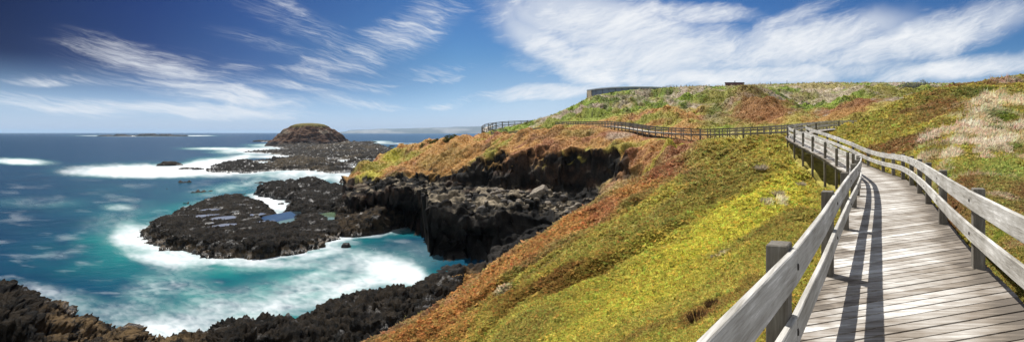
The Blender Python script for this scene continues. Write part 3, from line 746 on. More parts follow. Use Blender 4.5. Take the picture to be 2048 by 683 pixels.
# rock shelf joining the island to the headland, with the finger running seaward
fin = [W(515, 388), (X_of(530, 158), 158), (X_of(575, 150), 150), (X_of(585, 132), 132), (X_of(575, 122), 122), (X_of(600, 115), 115), (X_of(612, 107), 107), (X_of(650, 101), 101), (X_of(690, 98), 98), (X_of(730, 99.5), 99.5), (X_of(775, 102), 102), (X_of(800, 112), 112), (X_of(780, 140), 140), (X_of(700, 150), 150), (X_of(690, 165), 165), (X_of(655, 176), 176), (X_of(600, 182), 182), (X_of(560, 178), 178)]
def fin_top(px, Y, X, d):
    z = -17.55 + sstep(110, 122, Y) * .7 + sstep(150, 170, Y) * .5 + 2.0 * np.exp(-((px - 622) / 24) ** 2 - ((Y - 166) / 8) ** 2) + 2.0 * sstep(655, 700, px) * sstep(106, 118, Y)
    z = z + .5 * sstep(690, 720, px) + 1.6 * sstep(720, 765, px) * sstep(96, 104, Y)
    return z + fbm2(X / 8, Y / 8, 4, 29) * .7
def fin_carve(px, Y, X, z):
    nz = fbm2(X / 3, Y / 3, 3, 39) * .35
    a = pool(px, Y, 646, 110, 32, 7.5) + nz
    return np.where(a < 1.15, np.minimum(z, lerp(-18.3, z, sstep(.8, 1.15, a))), z)
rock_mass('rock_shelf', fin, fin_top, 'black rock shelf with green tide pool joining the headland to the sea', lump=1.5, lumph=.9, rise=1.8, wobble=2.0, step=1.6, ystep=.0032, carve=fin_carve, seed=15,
          warm=lambda px, Y, z, d: sstep(600, 620, px) * (1 - sstep(105, 116, Y)) * .25 + .05, xyz=lambda px, Y, X: sstep(.7, 1.1, pool(px, Y, 646, 110, 32, 7.5)))

# far wave-cut platform
plat = [W(428, 337), W(445, 345), W(490, 346), W(560, 340), W(640, 341), W(700, 347), (X_of(760, 170), 170), (X_of(860, 300), 300), (X_of(830, 420), 420), W(800, 301, -19), W(740, 293), W(700, 290), W(560, 286), W(545, 292), W(600, 302), W(500, 304), W(560, 309), W(640, 318), W(480, 324), W(455, 328)]
def plat_top(px, Y, X, d):
    ch = np.abs(fbm2(X / 110, Y / 55, 4, 35))
    z = -18.7 + fbm2(X / 25, Y / 40, 4, 33) * 1.3 - 3.2 * (1 - sstep(.06, .2, ch)) * sstep(3, 14, d) * (1 - sstep(480, 600, Y)) + 2.6 * np.clip(fbm2(X / 30, Y / 14, 4, 37), 0, 1) + 1.2 * np.exp(-((px - 465) / 22) ** 2 - ((Y - 290) / 25) ** 2)
    z = z + 5.5 * np.exp(-((px - 715) / 60) ** 2 - ((Y - 640) / 90) ** 2) + 2 * np.exp(-((px - 620) / 25) ** 2 - ((Y - 640) / 60) ** 2)
    return z
M['rock_far'] = mat_rock('far_basalt', (.004, .0038, .0036), (.0145, .0125, .0105), (.10, .075, .042))
rock_mass('rock_platform', plat, plat_top, 'broad dark wave-cut rock platform in front of the domed islet', lump=3.6, lumph=1.9, rise=4, wobble=7, step=1.4, ystep=.005, seed=23, mat=M['rock_far'],
          warm=lambda px, Y, z, d: sstep(480, 560, px) * (.1 + .5 * sstep(.0, .3, fbm2(X_of(px, Y) / 40, Y / 60, 3, 3))))

# domed islet
def dome():
    Y0 = 800.0; cx_ = X_of(620, Y0); rx, ry = 36.0, 55.0
    nu, nv = 220, 120
    th = np.linspace(0, 2 * math.pi, nu); rr_ = np.concatenate([np.linspace(0, .52, 30), np.linspace(.53, 1.12, nv - 30)])
    R, T = np.meshgrid(rr_, th, indexing='ij')
    prof = np.interp(R, [0, .2, .34, .44, .6, .78, .92, 1.0, 1.12], [35, 34.4, 33, 30, 22.5, 13, 6, 2, -3])
    x = cx_ + np.cos(T) * R * rx * 1.28; y = Y0 + np.sin(T) * R * ry; z = SEA + prof
    Pd = np.stack([x, y, z], -1); nm = grid_normals(Pd); nm = np.where(nm[..., 2:3] < 0, -nm, nm)
    k = sstep(.3, .6, R)
    gully = np.abs(fbm2(np.cos(T) * 5 + 9, np.sin(T) * 5 + z / 60, 4, 5)); d = k * (fbm3(x / 14, y / 14, z / 7, 5, 4) * 4.5 + gully * 6 - 2)
    d *= np.where(np.abs(T - math.pi) > 3.1, .0, 1) * 0 + 1
    Pd = Pd + nm * d[..., None]; Pd[:, -1] = Pd[:, 0]
    strat = fbm3(x / 60, y / 60, Pd[..., 2] / 3.0, 4, 8); nz = fbm3(x / 12, y / 12, z / 8, 4, 2)
    c = lerp(np.array((.062, .036, .024)), np.array((.145, .083, .05)), sstep(-.3, .4, strat)[..., None])
    c = lerp(c, np.array((.30, .235, .17)), (sstep(.2, .45, nz) * sstep(8, 20, z - SEA))[..., None])
    c = lerp(c, np.array((.12, .10, .03)), sstep(27.5, 31.5, Pd[..., 2] - SEA + nz * 5)[..., None])
    c = lerp(c, np.array((.035, .03, .027)), sstep(10, 4, Pd[..., 2] - SEA + nz * 6)[..., None])
    i = np.arange(R.size).reshape(R.shape); qd = np.stack([i[:-1, :-1], i[1:, :-1], i[1:, 1:], i[:-1, 1:]], -1).reshape(-1, 4)
    o = mesh_np('domed_islet', Pd.reshape(-1, 3), qd, M['land'], attrs={'rock': np.ones(R.size)}, colattrs={'Col': c.reshape(-1, 3)})
    tag(o, 'steep brown domed islet with a grassy top beyond the rock platform', 'islet')
dome()

# small rocks in the surf and far reef
def small_rock(px, py, w, h, name, label, seed, group=None, z=SEA):
    Y = z * F / (HY - py); sx = w / F * Y / 2; sz_ = h / F * Y
    nu, nv = 60, 30
    th = np.linspace(0, 2 * math.pi, nu); ph = np.linspace(0, 1.15, nv)
    R, T = np.meshgrid(ph, th, indexing='ij')
    zz = np.where(R < 1, np.sqrt(np.clip(1 - R ** 2.4, 0, 1)), -(R - 1) * 3)
    rv = 1 + .3 * noise2(np.cos(T) * 1.7 + seed, np.sin(T) * 1.7 + seed * 2.0, seed)
    x = np.cos(T) * R * sx * rv; y = np.sin(T) * R * sx * .8 * rv; zz = zz * sz_
    d = fbm3(x / sx * 2.2 + seed, y / sx * 2.2, zz / sx * 2.2, 4, seed) * .3 * min(sx, sz_ * 2) * np.clip(R * 2, .4, 1)
    zz = zz + d
    Pd = np.stack([x, y, zz], -1); Pd[:, -1] = Pd[:, 0]
    i = np.arange(R.size).reshape(R.shape); qd = np.stack([i[:-1, :-1], i[1:, :-1], i[1:, 1:], i[:-1, 1:]], -1).reshape(-1, 4)
    o = mesh_np(name, Pd.reshape(-1, 3), qd, M['rock_far'], attrs={'warm': np.full(R.size, .2)})
    o.location = (X_of(px, Y), Y, z - .3 * 0); return tag(o, label, 'rock', group)
small_rock(338, 331, 34, 8, 'surf_rock', 'small humped dark rock alone in the white surf', 3)
small_rock(374, 338, 24, 4, 'surf_rock', 'flat brown reef rock just below the humped rock in the surf', 5)
small_rock(396, 339, 18, 4, 'surf_rock', 'low brown reef rock nearest the left end of the platform in the surf', 6)
small_rock(524, 283, 34, 3, 'surf_rock', 'flat dark rock left of the domed islet', 8)
small_rock(784, 293, 10, 2.5, 'surf_rock', 'tiny dark rock in the water right of the rock platform', 9)
small_rock(735, 285, 30, 3, 'surf_rock', 'low dark reef at the right foot of the domed islet', 12)
small_rock(692, 494, 16, 9, 'surf_rock', 'small wet black rock washed by foam at the mouth of the cave', 14)
small_rock(562, 408, 10, 3, 'surf_rock', 'small wet rock in the foamy gap behind the island', 15)
for k, (p, w, h, lb) in enumerate([(212, 26, 2.5, 'low dark rock at the left end of the distant reef'), (243, 20, 4.2, 'dark pointed rock second from the left in the distant reef'), (272, 50, 2.2, 'long low rock in the middle of the distant reef'), (295, 34, 5.0, 'tallest and widest dark block of the distant reef'), (331, 34, 4.0, 'flat pale-footed block right of the tallest one in the distant reef'), (360, 24, 2.4, 'low dark rock at the right end of the distant reef')]):
    small_rock(p, 272.2, w, h, 'reef_rock', lb, 30 + k, 'distant reef rocks')

# far coast
def coast():
    cs = np.linspace(640, 1010, 140); Y0 = 11000.0
    top = np.interp(cs, [640, 690, 700, 760, 800, 850, 900, 960, 1010], [0, 2, 5, 7.5, 8, 9.5, 11, 12.5, 13]) + noise2(cs / 30, cs * 0, 4) * 1.0
    rows = []
    for k, (dy, fr) in enumerate(((0, -.1), (80, .22), (300, .5), (800, .8), (1400, 1.0), (2600, .6))):
        Yr = Y0 + dy; z = SEA + (20 + top / F * (Y0 + 1400)) * fr * 1.0 + (noise2(cs / 9 + k * 5, cs * 0 + k, 7) * 12 if 0 < k < 4 else 0)
        rows.append(np.stack([X_of(cs, Yr), np.full_like(cs, Yr), z], -1))
    Pc = np.stack(rows, 0)
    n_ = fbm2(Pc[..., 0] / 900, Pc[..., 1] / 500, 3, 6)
    c = lerp(np.array((.085, .105, .115)), np.array((.19, .20, .21)), sstep(-.1, .3, n_)[..., None])  # bluish cast of the haze put into the hills' base colour
    tag(mesh_np('far_coast', Pc.reshape(-1, 3), grid_faces(*Pc.shape[:2]), M['land'], attrs={'rock': np.zeros(Pc.shape[0] * Pc.shape[1])}, colattrs={'Col': c.reshape(-1, 3)}), 'low pale hills of the far coast along the horizon', 'hills', kind='structure')
coast()

# ------------------------------------------------------------------ sea
def sea():
    pys = np.concatenate([[.35, .5, .7], np.arange(1.0, 60, .6), np.arange(60, 330, 1.1), np.arange(330, 520, 2.5), [560, 640, 800, 1200]])   # angle below the horizon
    yy = -SEA * F / pys
    px_ = np.concatenate([[-9000, -5000, -2500, -1200, -600], np.arange(-300, 1010, 2.2), [1040, 1100, 1200, 1400, 1800, 2600, 4500, 9000]])
    px, Y = np.meshgrid(px_, yy); B = np.repeat(pys[:, None], len(px_), 1) + HY
    X = X_of(px, Y)
    # coastline distances
    d_is = poly_sd(X, Y, isl); d_fi = poly_sd(X, Y, fin); d_pl = poly_sd(X, Y, plat)
    d_sh = interp(px, YS_) + 2.6 - Y
    u, v = px, B
    w1 = fbm2(u / 150, v / 40, 4, 101); w2 = fbm2(u / 45 + w1, v / 13 + w1, 4, 103); w3 = fbm2(u / 16 + w2 * .8, v / 7, 4, 107)
    tex = .62 + .5 * w2 + .35 * w3
    soft = np.zeros_like(u); foam = np.zeros_like(u)
    def el(cx, cy, rx, ry, s, rot=0.0, hard=.35, tx=.6):
        nonlocal foam, soft
        a = math.radians(rot); dx, dy = u - cx, v - cy; x = dx * math.cos(a) + dy * math.sin(a); y = -dx * math.sin(a) + dy * math.cos(a)
        d = np.hypot(x / rx, y / ry) + w1 * .35 + w2 * .22
        m = (1 - sstep(1 - hard, 1 + hard, d)) * s * lerp(1, np.clip(tex * 1.3, 0, 1.3), tx)
        foam = 1 - (1 - foam) * (1 - np.clip(m, 0, 1)); soft = np.maximum(soft, (1 - sstep(.6, 1.9, d)) * min(1, s * 1.2))
    # breakers
    el(325, 341, 150, 12, 1.1, 0, .55, .35); el(250, 346, 90, 8, .9, 0, .75, .5); el(405, 331, 65, 14, 1.1, -10, .5, .3); el(500, 300, 70, 5.5, 1.0, -3, .7, .5); el(430, 297, 60, 2.6, .9, 0, .7, .4); el(470, 320, 45, 7, .9, -20, .6, .4)
    el(560, 313, 70, 3, .9, 0, .7, .5); el(545, 290, 45, 3, .9, 0, .7, .5); el(40, 323, 52, 6, 1.1, 2, .7, .3); el(760, 284, 20, 2.4, .8, 0, .7, .5); el(800, 287, 40, 1.5, .6, 0, .7, .5); el(640, 292, 60, 2.5, .7, 0, .7, .5)
    el(600, 345, 110, 7, .8, -3, .9, .8); el(650, 355, 60, 7, .7, 0, .9, .8); el(540, 392, 46, 15, 1.0, -25, .7, .4); el(480, 372, 80, 10, .5, -10, .9, .9); el(560, 410, 26, 9, .9, 0, .7, .4)
    el(290, 271.4, 110, 1.1, .9, 0, .5, .2); el(400, 271.2, 30, .8, .8, 0, .5, .2); el(620, 378, 60, 8, .5, -10, .9, .8)
    # drifting foam
    el(75, 405, 75, 9, .22, 0, .8, .9); el(235, 414, 28, 6, .45, 0, .7, .6); el(110, 510, 28, 7, .25, 0, .8, .8); el(240, 430, 60, 14, .22, -15, .9, .9); el(320, 655, 90, 22, .45, -10, .8, .8)
    el(790, 545, 60, 26, 1.0, 12, .6, .35); el(720, 570, 70, 16, .7, -24, .8, .6); el(640, 545, 60, 7, .5, -18, .9, .8); el(825, 548, 22, 16, .9, 0, .6, .2); el(720, 510, 60, 14, .5, 5, .9, .7)
    el(470, 650, 80, 24, .6, -20, .9, .8); el(330, 662, 60, 16, .8, 0, .8, .6); el(560, 612, 110, 18, .5, -22, .9, .9); el(300, 580, 55, 30, .38, -30, .9, .9); el(395, 585, 60, 26, .34, 30, .9, .9); el(670, 585, 60, 10, .55, -25, .8, .6)
    el(258, 470, 30, 26, .8, 0, .7, .4); el(330, 520, 70, 10, .7, 8, .6, .5); el(170, 612, 120, 20, .32, 15, .8, .8); el(60, 585, 70, 16, .3, 10, .8, .8)
    el(440, 522, 150, 7, .6, 3, .8, .5); el(640, 508, 50, 7, .7, -12, .7, .4)
    el(660, 560, 190, 34, .42, -14, .95, .6); el(380, 625, 170, 26, .38, -8, .95, .7); el(300, 500, 90, 22, .5, 20, .9, .6); el(560, 530, 130, 9, .45, -4, .9, .6); el(560, 380, 60, 22, .5, -25, .9, .5)
    # wash along every rocky edge (metres from the rock)
    def wash(d, a, b, s):
        nonlocal foam, soft
        dd = -d + w2 * b * .6
        m = (1 - sstep(a, b, dd)) * s * np.clip(.55 + tex * .6, 0, 1.15)
        foam = 1 - (1 - foam) * (1 - np.clip(m, 0, 1)); soft = np.maximum(soft, (1 - sstep(a, b * 3.2, dd)) * .85)
    wash(d_is, -1, 5.2, .88); wash(d_fi, 0, 4.5, .7); wash(d_pl, 1, 14, .8); wash(d_sh, -.5, 5.0, .62)
    tl = np.clip(soft * .8 + .55 * np.exp(-((u - 560) / 330) ** 2 - ((v - 575) / 60) ** 2) + .3 * np.exp(-((u - 330) / 250) ** 2 - ((v - 440) / 90) ** 2), 0, 1) * np.clip(.72 + w1 * .7 + w2 * .4, 0.1, 1.1)
    tl = np.clip(tl, 0, 1)
    w4 = fbm2(u / 9, v / 2.5, 3, 117); foam = np.clip(foam * (1 + (.25 * w3 + .15 * w4) * (1 - foam)), 0, 1) ** 1.45 * .97
    haze_ = np.clip(fbm2(u / 90, v / 14, 5, 111) - .18, 0, 1) * .35 * sstep(300, 400, v); foam = np.maximum(foam, haze_)
    V = np.stack([X, Y, np.full_like(X, SEA)], -1).reshape(-1, 3)
    o = mesh_np('sea', V, grid_faces(len(yy), len(px_)), M['sea'], attrs={'foam': foam.ravel(), 'teal': tl.ravel()})
    tag(o, 'deep blue sea with long-exposure white surf', 'sea', kind='structure')
sea()

def disc(name, px, Y, rx, ry, z, mat, label, seed):
    th = np.linspace(0, 2 * math.pi, 48, endpoint=False); r = 1 + .12 * np.sin(th * 3 + seed) + .08 * np.sin(th * 5 + seed * 2)
    c = np.array([X_of(px, Y), Y, z]); sx = rx / F * Y
    ring = np.stack([c[0] + np.cos(th) * r * sx, c[1] + np.sin(th) * r * ry, np.full_like(th, z)], -1)
    V = np.vstack([c[None], ring]); f = np.stack([np.zeros(48, int), 1 + np.arange(48), 1 + (np.arange(48) + 1) % 48], -1)
    tag(mesh_np(name, V, f, mat), label, 'tide pool', kind='structure')
def mat_pool(name, c):
    m = mat_plain(name, c, .08, .35, .25, spec=.5); return m
disc('tide_pool', 556, 109, 54, 14.0, -18.12, mat_pool('blue_pool_water', (.02, .035, .045)), 'blue tide pool at the right end of the black rock island', 1)
M['pool_shallow'] = mat_pool('shallow_pool_water', (.19, .19, .185))  # pale base colour stands in for bright cloud mirrored in the water
for k, (p, y, rx, ry) in enumerate(MINI):
    disc('rock_pool', p, y, rx * 1.25, ry * 1.25, -17.36, M['pool_shallow'], 'small shallow pool glinting on top of the black rock island', 3 + k)
disc('tide_pool', 646, 110, 44, 10.5, -18.0, mat_pool('green_pool_water', (.10, .15, .09)), 'pale green tide pool on the rock shelf under the headland', 2)

# ------------------------------------------------------------------ boardwalks
def poly3(pts, zs): return [Vector((x, y, z)) for (x, y), z in zip(pts, zs)]
def resample(pts, step):
    out = [pts[0].copy()]; acc = 0; need = step
    for a, b in zip(pts[:-1], pts[1:]):
        L = (b - a).length; pos_ = 0
        while L - pos_ >= need:
            pos_ += need; out.append(a.lerp(b, pos_ / L)); need = step
        need -= (L - pos_)
    return out
def smooth_poly(pts, n=6):
    out = []
    for i in range(len(pts) - 1):
        p0 = pts[max(i - 1, 0)]; p1 = pts[i]; p2 = pts[i + 1]; p3 = pts[min(i + 2, len(pts) - 1)]
        for k in range(n):
            t = k / n
            out.append(.5 * ((2 * p1) + (p2 - p0) * t + (2 * p0 - 5 * p1 + 4 * p2 - p3) * t * t + (3 * p1 - p0 - 3 * p2 + p3) * t ** 3))
    out.append(pts[-1].copy()); return out

def near_walk():
    root = empty('boardwalk', (1.0, 4.0, -1.75))
    off = Vector(root.location)
    dz = [float(interp(y, DZ)) for x, y in deckL]
    Lp = poly3(deckL, dz); Rp = poly3(deckR, dz)
    Ls = smooth_poly(Lp, 8); Rs = smooth_poly(Rp, 8)
    n = len(Ls)
    cen = [(a + b) / 2 for a, b in zip(Ls, Rs)]
    s = [0.0]
    for a, b in zip(cen[:-1], cen[1:]): s.append(s[-1] + (b - a).length)
    s = np.array(s); LA = np.array([tuple(v) for v in Ls]); RA = np.array([tuple(v) for v in Rs])
    def Lat(t): return np.array([np.interp(t, s, LA[:, k]) for k in range(3)])
    def Rat(t): return np.array([np.interp(t, s, RA[:, k]) for k in range(3)])
    pitch, gap, th = .19, .027, .05
    mb = MB(); t = .2; rr = random.Random(3)
    while t < s[-1] - .4:
        sk = .95 if t < 18 else max(0, .95 - (t - 18) * .08)      # boards laid a little askew of the edge
        def corner(tt, right):
            Lq, Rq = Lat(tt), Rat(min(tt, s[-1]))
            d = Rq - Lq; d[2] = 0; d /= np.linalg.norm(d)
            return (Rat(min(tt + sk * .5, s[-1])) + d * .14) if right else (Lat(max(tt - sk * .5, 0)) - d * .14)
        a0, b0 = corner(t, 0), corner(t, 1); a1, b1 = corner(t + pitch - gap, 0), corner(t + pitch - gap, 1)
        e = rr.uniform(-.012, .02); ex = (b0 - a0) / np.linalg.norm(b0 - a0)
        b0 = b0 + ex * e; b1 = b1 + ex * e; jz = rr.uniform(-.003, .003); up = np.array([0, 0, jz])
        mb.hexa([p + up - off - np.array([0, 0, th]) for p in (a0, b0, b1, a1)] + [p + up - off for p in (a0, b0, b1, a1)])
        t += pitch
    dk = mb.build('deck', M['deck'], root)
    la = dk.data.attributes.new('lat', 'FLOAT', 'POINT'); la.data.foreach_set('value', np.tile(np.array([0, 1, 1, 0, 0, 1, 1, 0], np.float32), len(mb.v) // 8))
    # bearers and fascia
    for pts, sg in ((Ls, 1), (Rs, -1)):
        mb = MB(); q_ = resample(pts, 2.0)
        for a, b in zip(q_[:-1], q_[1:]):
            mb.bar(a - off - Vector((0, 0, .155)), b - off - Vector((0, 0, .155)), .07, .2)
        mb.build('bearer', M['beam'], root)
    # posts
    def inner(i, P_, Q_): 
        d = (Q_[i] - P_[i]); d.z = 0; return d.normalized()
    for P_, Q_ in ((Lp, Rp), (Rp, Lp)):
        for i, pt in enumerate(P_):
            a = P_[max(i - 1, 0)]; b = P_[min(i + 1, len(P_) - 1)]; rz = math.atan2((b - a).y, (b - a).x)
            gz = ground_z(pt.x, pt.y) - .25 if pt.y > 2.1 else pt.z - .9
            gz = min(gz, pt.z - .35)
            top = pt.z + 1.03
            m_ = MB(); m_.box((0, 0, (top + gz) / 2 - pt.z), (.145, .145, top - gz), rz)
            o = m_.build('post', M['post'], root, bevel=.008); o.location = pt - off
            if P_ is Lp and 22 < pt.y < 46:                       # cross brace below the high part
                j = i + 1
                c = Q_[i]; mm = MB(); gq = max(ground_z(c.x, c.y), c.z - 1.0)
                mm.bar(pt - off - Vector((0, 0, .3)), Vector((c.x, c.y, gq)) - off, .04, .12); mm.build('brace', M['beam'], root)
    mbolt = mat_plain('dark_bolt', (.035, .03, .027), .6)
    for P_, Q_ in ((Lp, Rp), (Rp, Lp)):
        for i, pt in enumerate(P_):
            if not 2 < pt.y < 24: continue
            d = inner(i, P_, Q_)
            for h in (.875, .45):
                mm = MB(); c = pt - off + Vector((0, 0, h)) + d * (.0725 + .052)
                mm.box(c, (.035, .012, .035), math.atan2(d.y, d.x) + math.pi / 2); mm.build('bolt', mbolt, root)
    # rails: boards on the deck side of the posts, jointed every second post
    for P_, Q_, sgn in ((Lp, Rp, 1), (Rp, Lp, -1)):
        off_in = [inner(i, P_, Q_) * (.0725 + .026) for i in range(len(P_))]
        ends = list(range(0, len(P_) - 1, 2))
        for h, hh in ((.875, .235), (.45, .20)):
            for e in ends:
                idx = list(range(e, min(e + 2, len(P_) - 1) + 1))
                mm = MB(); 
                for i0, i1 in zip(idx[:-1], idx[1:]):
                    seg = 3
                    ia, ib = i0 * 8, i1 * 8
                    SS = Ls if P_ is Lp else Rs
                    for k in range(ia, ib, 4):
                        k2 = min(k + 4, ib)
                        pa = SS[k].copy(); pb = SS[k2].copy()
                        fa = (k - ia) / (ib - ia); fb = (k2 - ia) / (ib - ia)
                        pa = pa + off_in[i0].lerp(off_in[i1], fa); pb = pb + off_in[i0].lerp(off_in[i1], fb)
                        up = Vector((0, 0, 1)); dd = (pb - pa).normalized()
                        if i0 == idx[0] and k == ia: pa = pa + dd * .008       # saw-cut joint between lengths
                        if i1 == idx[-1] and k2 == ib: pb = pb - dd * .008
                        sd = dd.cross(up).normalized()
                        c8 = []
                        for zz_ in (h - hh / 2, h + hh / 2):
                            c8 += [pa - sd * .024 + up * zz_ - off, pa + sd * .024 + up * zz_ - off, pb + sd * .024 + up * zz_ - off, pb - sd * .024 + up * zz_ - off]
                        mm.hexa(c8)
                # weld consecutive lengths of one board
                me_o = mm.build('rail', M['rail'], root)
                bm = bmesh.new(); bm.from_mesh(me_o.data); bmesh.ops.remove_doubles(bm, verts=bm.verts[:], dist=.004)
                dup = [f for f in bm.faces if all(len(e_.link_faces) > 2 for e_ in f.edges)]
                bmesh.ops.delete(bm, geom=dup, context='FACES_ONLY'); bmesh.ops.recalc_face_normals(bm, faces=bm.faces[:])
                sharp = [e_ for e_ in bm.edges if len(e_.link_faces) == 2 and e_.calc_face_angle(0) > .7]
                bmesh.ops.bevel(bm, geom=sharp, offset=.007, segments=1, affect='EDGES', clamp_overlap=True)
                bm.to_mesh(me_o.data); bm.free()
    tag(root, 'weathered timber boardwalk with double handrails winding from the viewer along the slope', 'boardwalk')
near_walk()

def far_walk(name, cpts, czs, width, step, label, deckm, brace=True, extra=None):
    c3 = smooth_poly([Vector((X_of(p, y), y, z)) for (p, y), z in zip(cpts, czs)], 6)
    c3 = resample(c3, step)
    root = empty(name, tuple(c3[len(c3) // 2])); off = Vector(root.location)
    Lp, Rp = [], []
    for i, c in enumerate(c3):
        a = c3[max(i - 1, 0)]; b = c3[min(i + 1, len(c3) - 1)]; d = (b - a); d.z = 0; d.normalize(); s_ = Vector((-d.y, d.x, 0))
        Lp.append(c + s_ * width / 2); Rp.append(c - s_ * width / 2)
    mb = MB()
    for i in range(len(c3) - 1):
        for k in range(5):
            f0, f1_ = k / 5, (k + .95) / 5
            q_ = [Rp[i].lerp(Rp[i + 1], f0), Lp[i].lerp(Lp[i + 1], f0), Lp[i].lerp(Lp[i + 1], f1_), Rp[i].lerp(Rp[i + 1], f1_)]
            q_ = [q_[0], q_[3], q_[2], q_[1]]
            mb.hexa([v - off - Vector((0, 0, .05)) for v in q_] + [v - off for v in q_])
    mb.build('deck', deckm, root)
    for P_ in (Rp, Lp):
        mb = MB()
        for a, b in zip(P_[:-1], P_[1:]): mb.bar(a - off - Vector((0, 0, .17)), b - off - Vector((0, 0, .17)), .08, .22)
        mb.build('bearer', M['far_wood'], root)
        for h in (.92, .5):
            mb = MB()
            for a, b in zip(P_[:-1], P_[1:]): mb.bar(a - off + Vector((0, 0, h)), b - off + Vector((0, 0, h)), .05, .19)
            mb.build('rail', M['far_wood'], root)
        for i, pt in enumerate(P_):
            gz = min(ground_z(pt.x, pt.y) - .3, pt.z - .5); gz = max(gz, pt.z - 4)
            m_ = MB(); m_.box((0, 0, (1.06 + gz - pt.z) / 2), (.15, .15, 1.06 - gz + pt.z), .3)
            o = m_.build('post', M['far_wood'], root); o.location = pt - off
    if brace:
        for i in range(0, len(Rp) - 1, 1):
            mb = MB(); a, b = Rp[i], Rp[i + 1]; ga = ground_z(a.x, a.y); 
            if a.z - ga > .9:
                mb.bar(a - off - Vector((0, 0, .3)), Vector((b.x, b.y, max(ground_z(b.x, b.y), b.z - 1.8))) - off, .05, .1)
                mb.build('brace', M['far_wood'], root)
    tag(root, label, 'boardwalk')
    return root
far_walk('boardwalk', farW, [float(interp(p, farZ)) for p, y in farW], 1.8, 1.75, 'distant grey timber boardwalk on posts crossing the foot of the hill', M['far_deck'])
lowW = [(1085, 150), (1050, 150), (1020, 150), (1000, 150), (992, 155), (985, 162), (973, 166), (970, 172), (982, 178), (1010, 180), (1040, 182), (1075, 184)]
lowZ = [.55, -.15, -.75, -1.05, -.9, -.1, .55, 1.2, 2.3, 2.9, 3.2, 3.5]
far_walk('lookout_walkway', lowW, lowZ, 1.8, 2.0, 'far zigzag walkway and lookout at the tip of the headland', M['far_deck'], True)

# ------------------------------------------------------------------ buildings on the skyline
def visitor():
    Y = 240.0; root = empty('visitor_building', tuple(at(1222, 190, Y)))
    off = Vector(root.location)
    n = 24; prof_t = [(0.0, 180.0), (.15, 176.6), (.35, 174.2), (.6, 173.2), (.85, 173.4), (1.0, 174.5)]
    xs = np.linspace(1175, 1325, n); Yb = 18.0
    tops = np.interp((xs - 1175) / 150, [a for a, b in prof_t], [b for a, b in prof_t])
    roof, wall, glass = MB(), MB(), MB(); mfr = mat_plain('dark_frame_metal', (.05, .05, .055), .5)
    for i in range(n - 1):
        x0, x1 = X_of(xs[i], Y), X_of(xs[i + 1], Y); z0, z1 = (HY - tops[i]) / F * Y, (HY - tops[i + 1]) / F * Y
        y0 = Y - 1.2; y1 = Y + Yb; b = -6
        roof.hexa([Vector(p_) - off for p_ in ((x0, y0, z0 - .5), (x1, y0, z1 - .5), (x1, y1, z1 - .5), (x0, y1, z0 - .5), (x0, y0, z0), (x1, y0, z1), (x1, y1, z1), (x0, y1, z0))])
        gb = 15.0
        glass.hexa([Vector(p_) - off for p_ in ((x0 + .9, Y, gb), (x1 + .9, Y, gb), (x1 + .9, Y + .15, gb), (x0 + .9, Y + .15, gb), (x0 + .9, Y, z0 - .5), (x1 + .9, Y, z1 - .5), (x1 + .9, Y + .15, z1 - .5), (x0 + .9, Y + .15, z0 - .5))])
        if i % 2 == 0 and z0 - .5 > gb + .3: fr = MB(); fr.box(Vector((x0 + .9, Y - .06, (gb + z0 - .5) / 2)) - off, (.16, .1, z0 - .5 - gb)); fr.build('mullion', mfr, root)
    zl = (HY - tops[0]) / F * Y
    x0 = X_of(1175, Y)
    wall.hexa([Vector(p_) - off for p_ in ((x0 + .6, Y - .8, 14.5), (x0 + 2.0, Y - .8, 14.5), (x0 + 1.0, Y + Yb, 14.5), (x0 + .2, Y + Yb, 14.5), (x0, Y - 1.0, zl - .5), (x0 + 2.0, Y - 1.0, zl - .3), (x0 + 1.0, Y + Yb, zl - .5), (x0, Y + Yb, zl - .5))])
    wall2 = MB(); wall2.box(Vector((X_of(1235, Y), Y + Yb / 2 + 1, 15.5)) - off, (X_of(1320, Y) - X_of(1190, Y), Yb - 3, 7.0))
    roof.build('roof', mat_plain('grey_metal_roof', (.42, .45, .50), .45, .1, .3, .3), root)
    glass.build('window_band', mat_plain('sky_tinted_glass', (.14, .19, .26), .2, .3, .2, 0, .6), root)  # blue base colour of the panes imitates the sky they mirror
    wall.build('end_wall', mat_plain('tan_cladding', (.62, .52, .40), .8), root)
    wall2.build('core_wall', mat_plain('grey_core_wall', (.12, .12, .125), .8), root)
    tag(root, 'long low building with curved grey roof and dark window band on the hilltop', 'building')
visitor()

def shed():
    Y = 285.0; root = empty('shed', tuple(at(1469, 176, Y))); off = Vector(root.location)
    x0, x1 = X_of(1450, Y), X_of(1488, Y); zt = (HY - 165.5) / F * Y; zb = zt - 4.2
    mat = mat_plain('dark_red_cladding', (.10, .045, .045), .7, .2, 1.0)
    w = MB(); w.box(Vector(((x0 + x1) / 2, Y + 3, (zt + zb) / 2)) - off, (x1 - x0, 6, zt - zb)); w.build('wall', mat, root)
    r_ = MB(); r_.box(Vector(((x0 + x1) / 2, Y + 3, zt + .12)) - off, (x1 - x0 + .5, 6.5, .22)); rf = r_.build('roof', mat_plain('dark_roof', (.07, .04, .045), .6), root)
    v = MB(); v.box(Vector((X_of(1469.5, Y), Y + 2, zt + .6)) - off, (.35, .35, .8)); v.box(Vector((X_of(1469.5, Y), Y + 2, zt + 1.05)) - off, (.8, .8, .18)); v.build('vent', mat_plain('dark_vent', (.04, .035, .035), .6), root)
    d_ = MB(); d_.box(Vector(((x0 + x1) / 2 - 1.6, Y - .05, (zt + zb) / 2 - .2)) - off, (1.3, .1, 3.4)); d_.build('door', mat_plain('pale_door', (.16, .09, .09), .6), root)
    tag(root, 'small dark red shed with a roof vent on the skyline', 'shed')
shed()

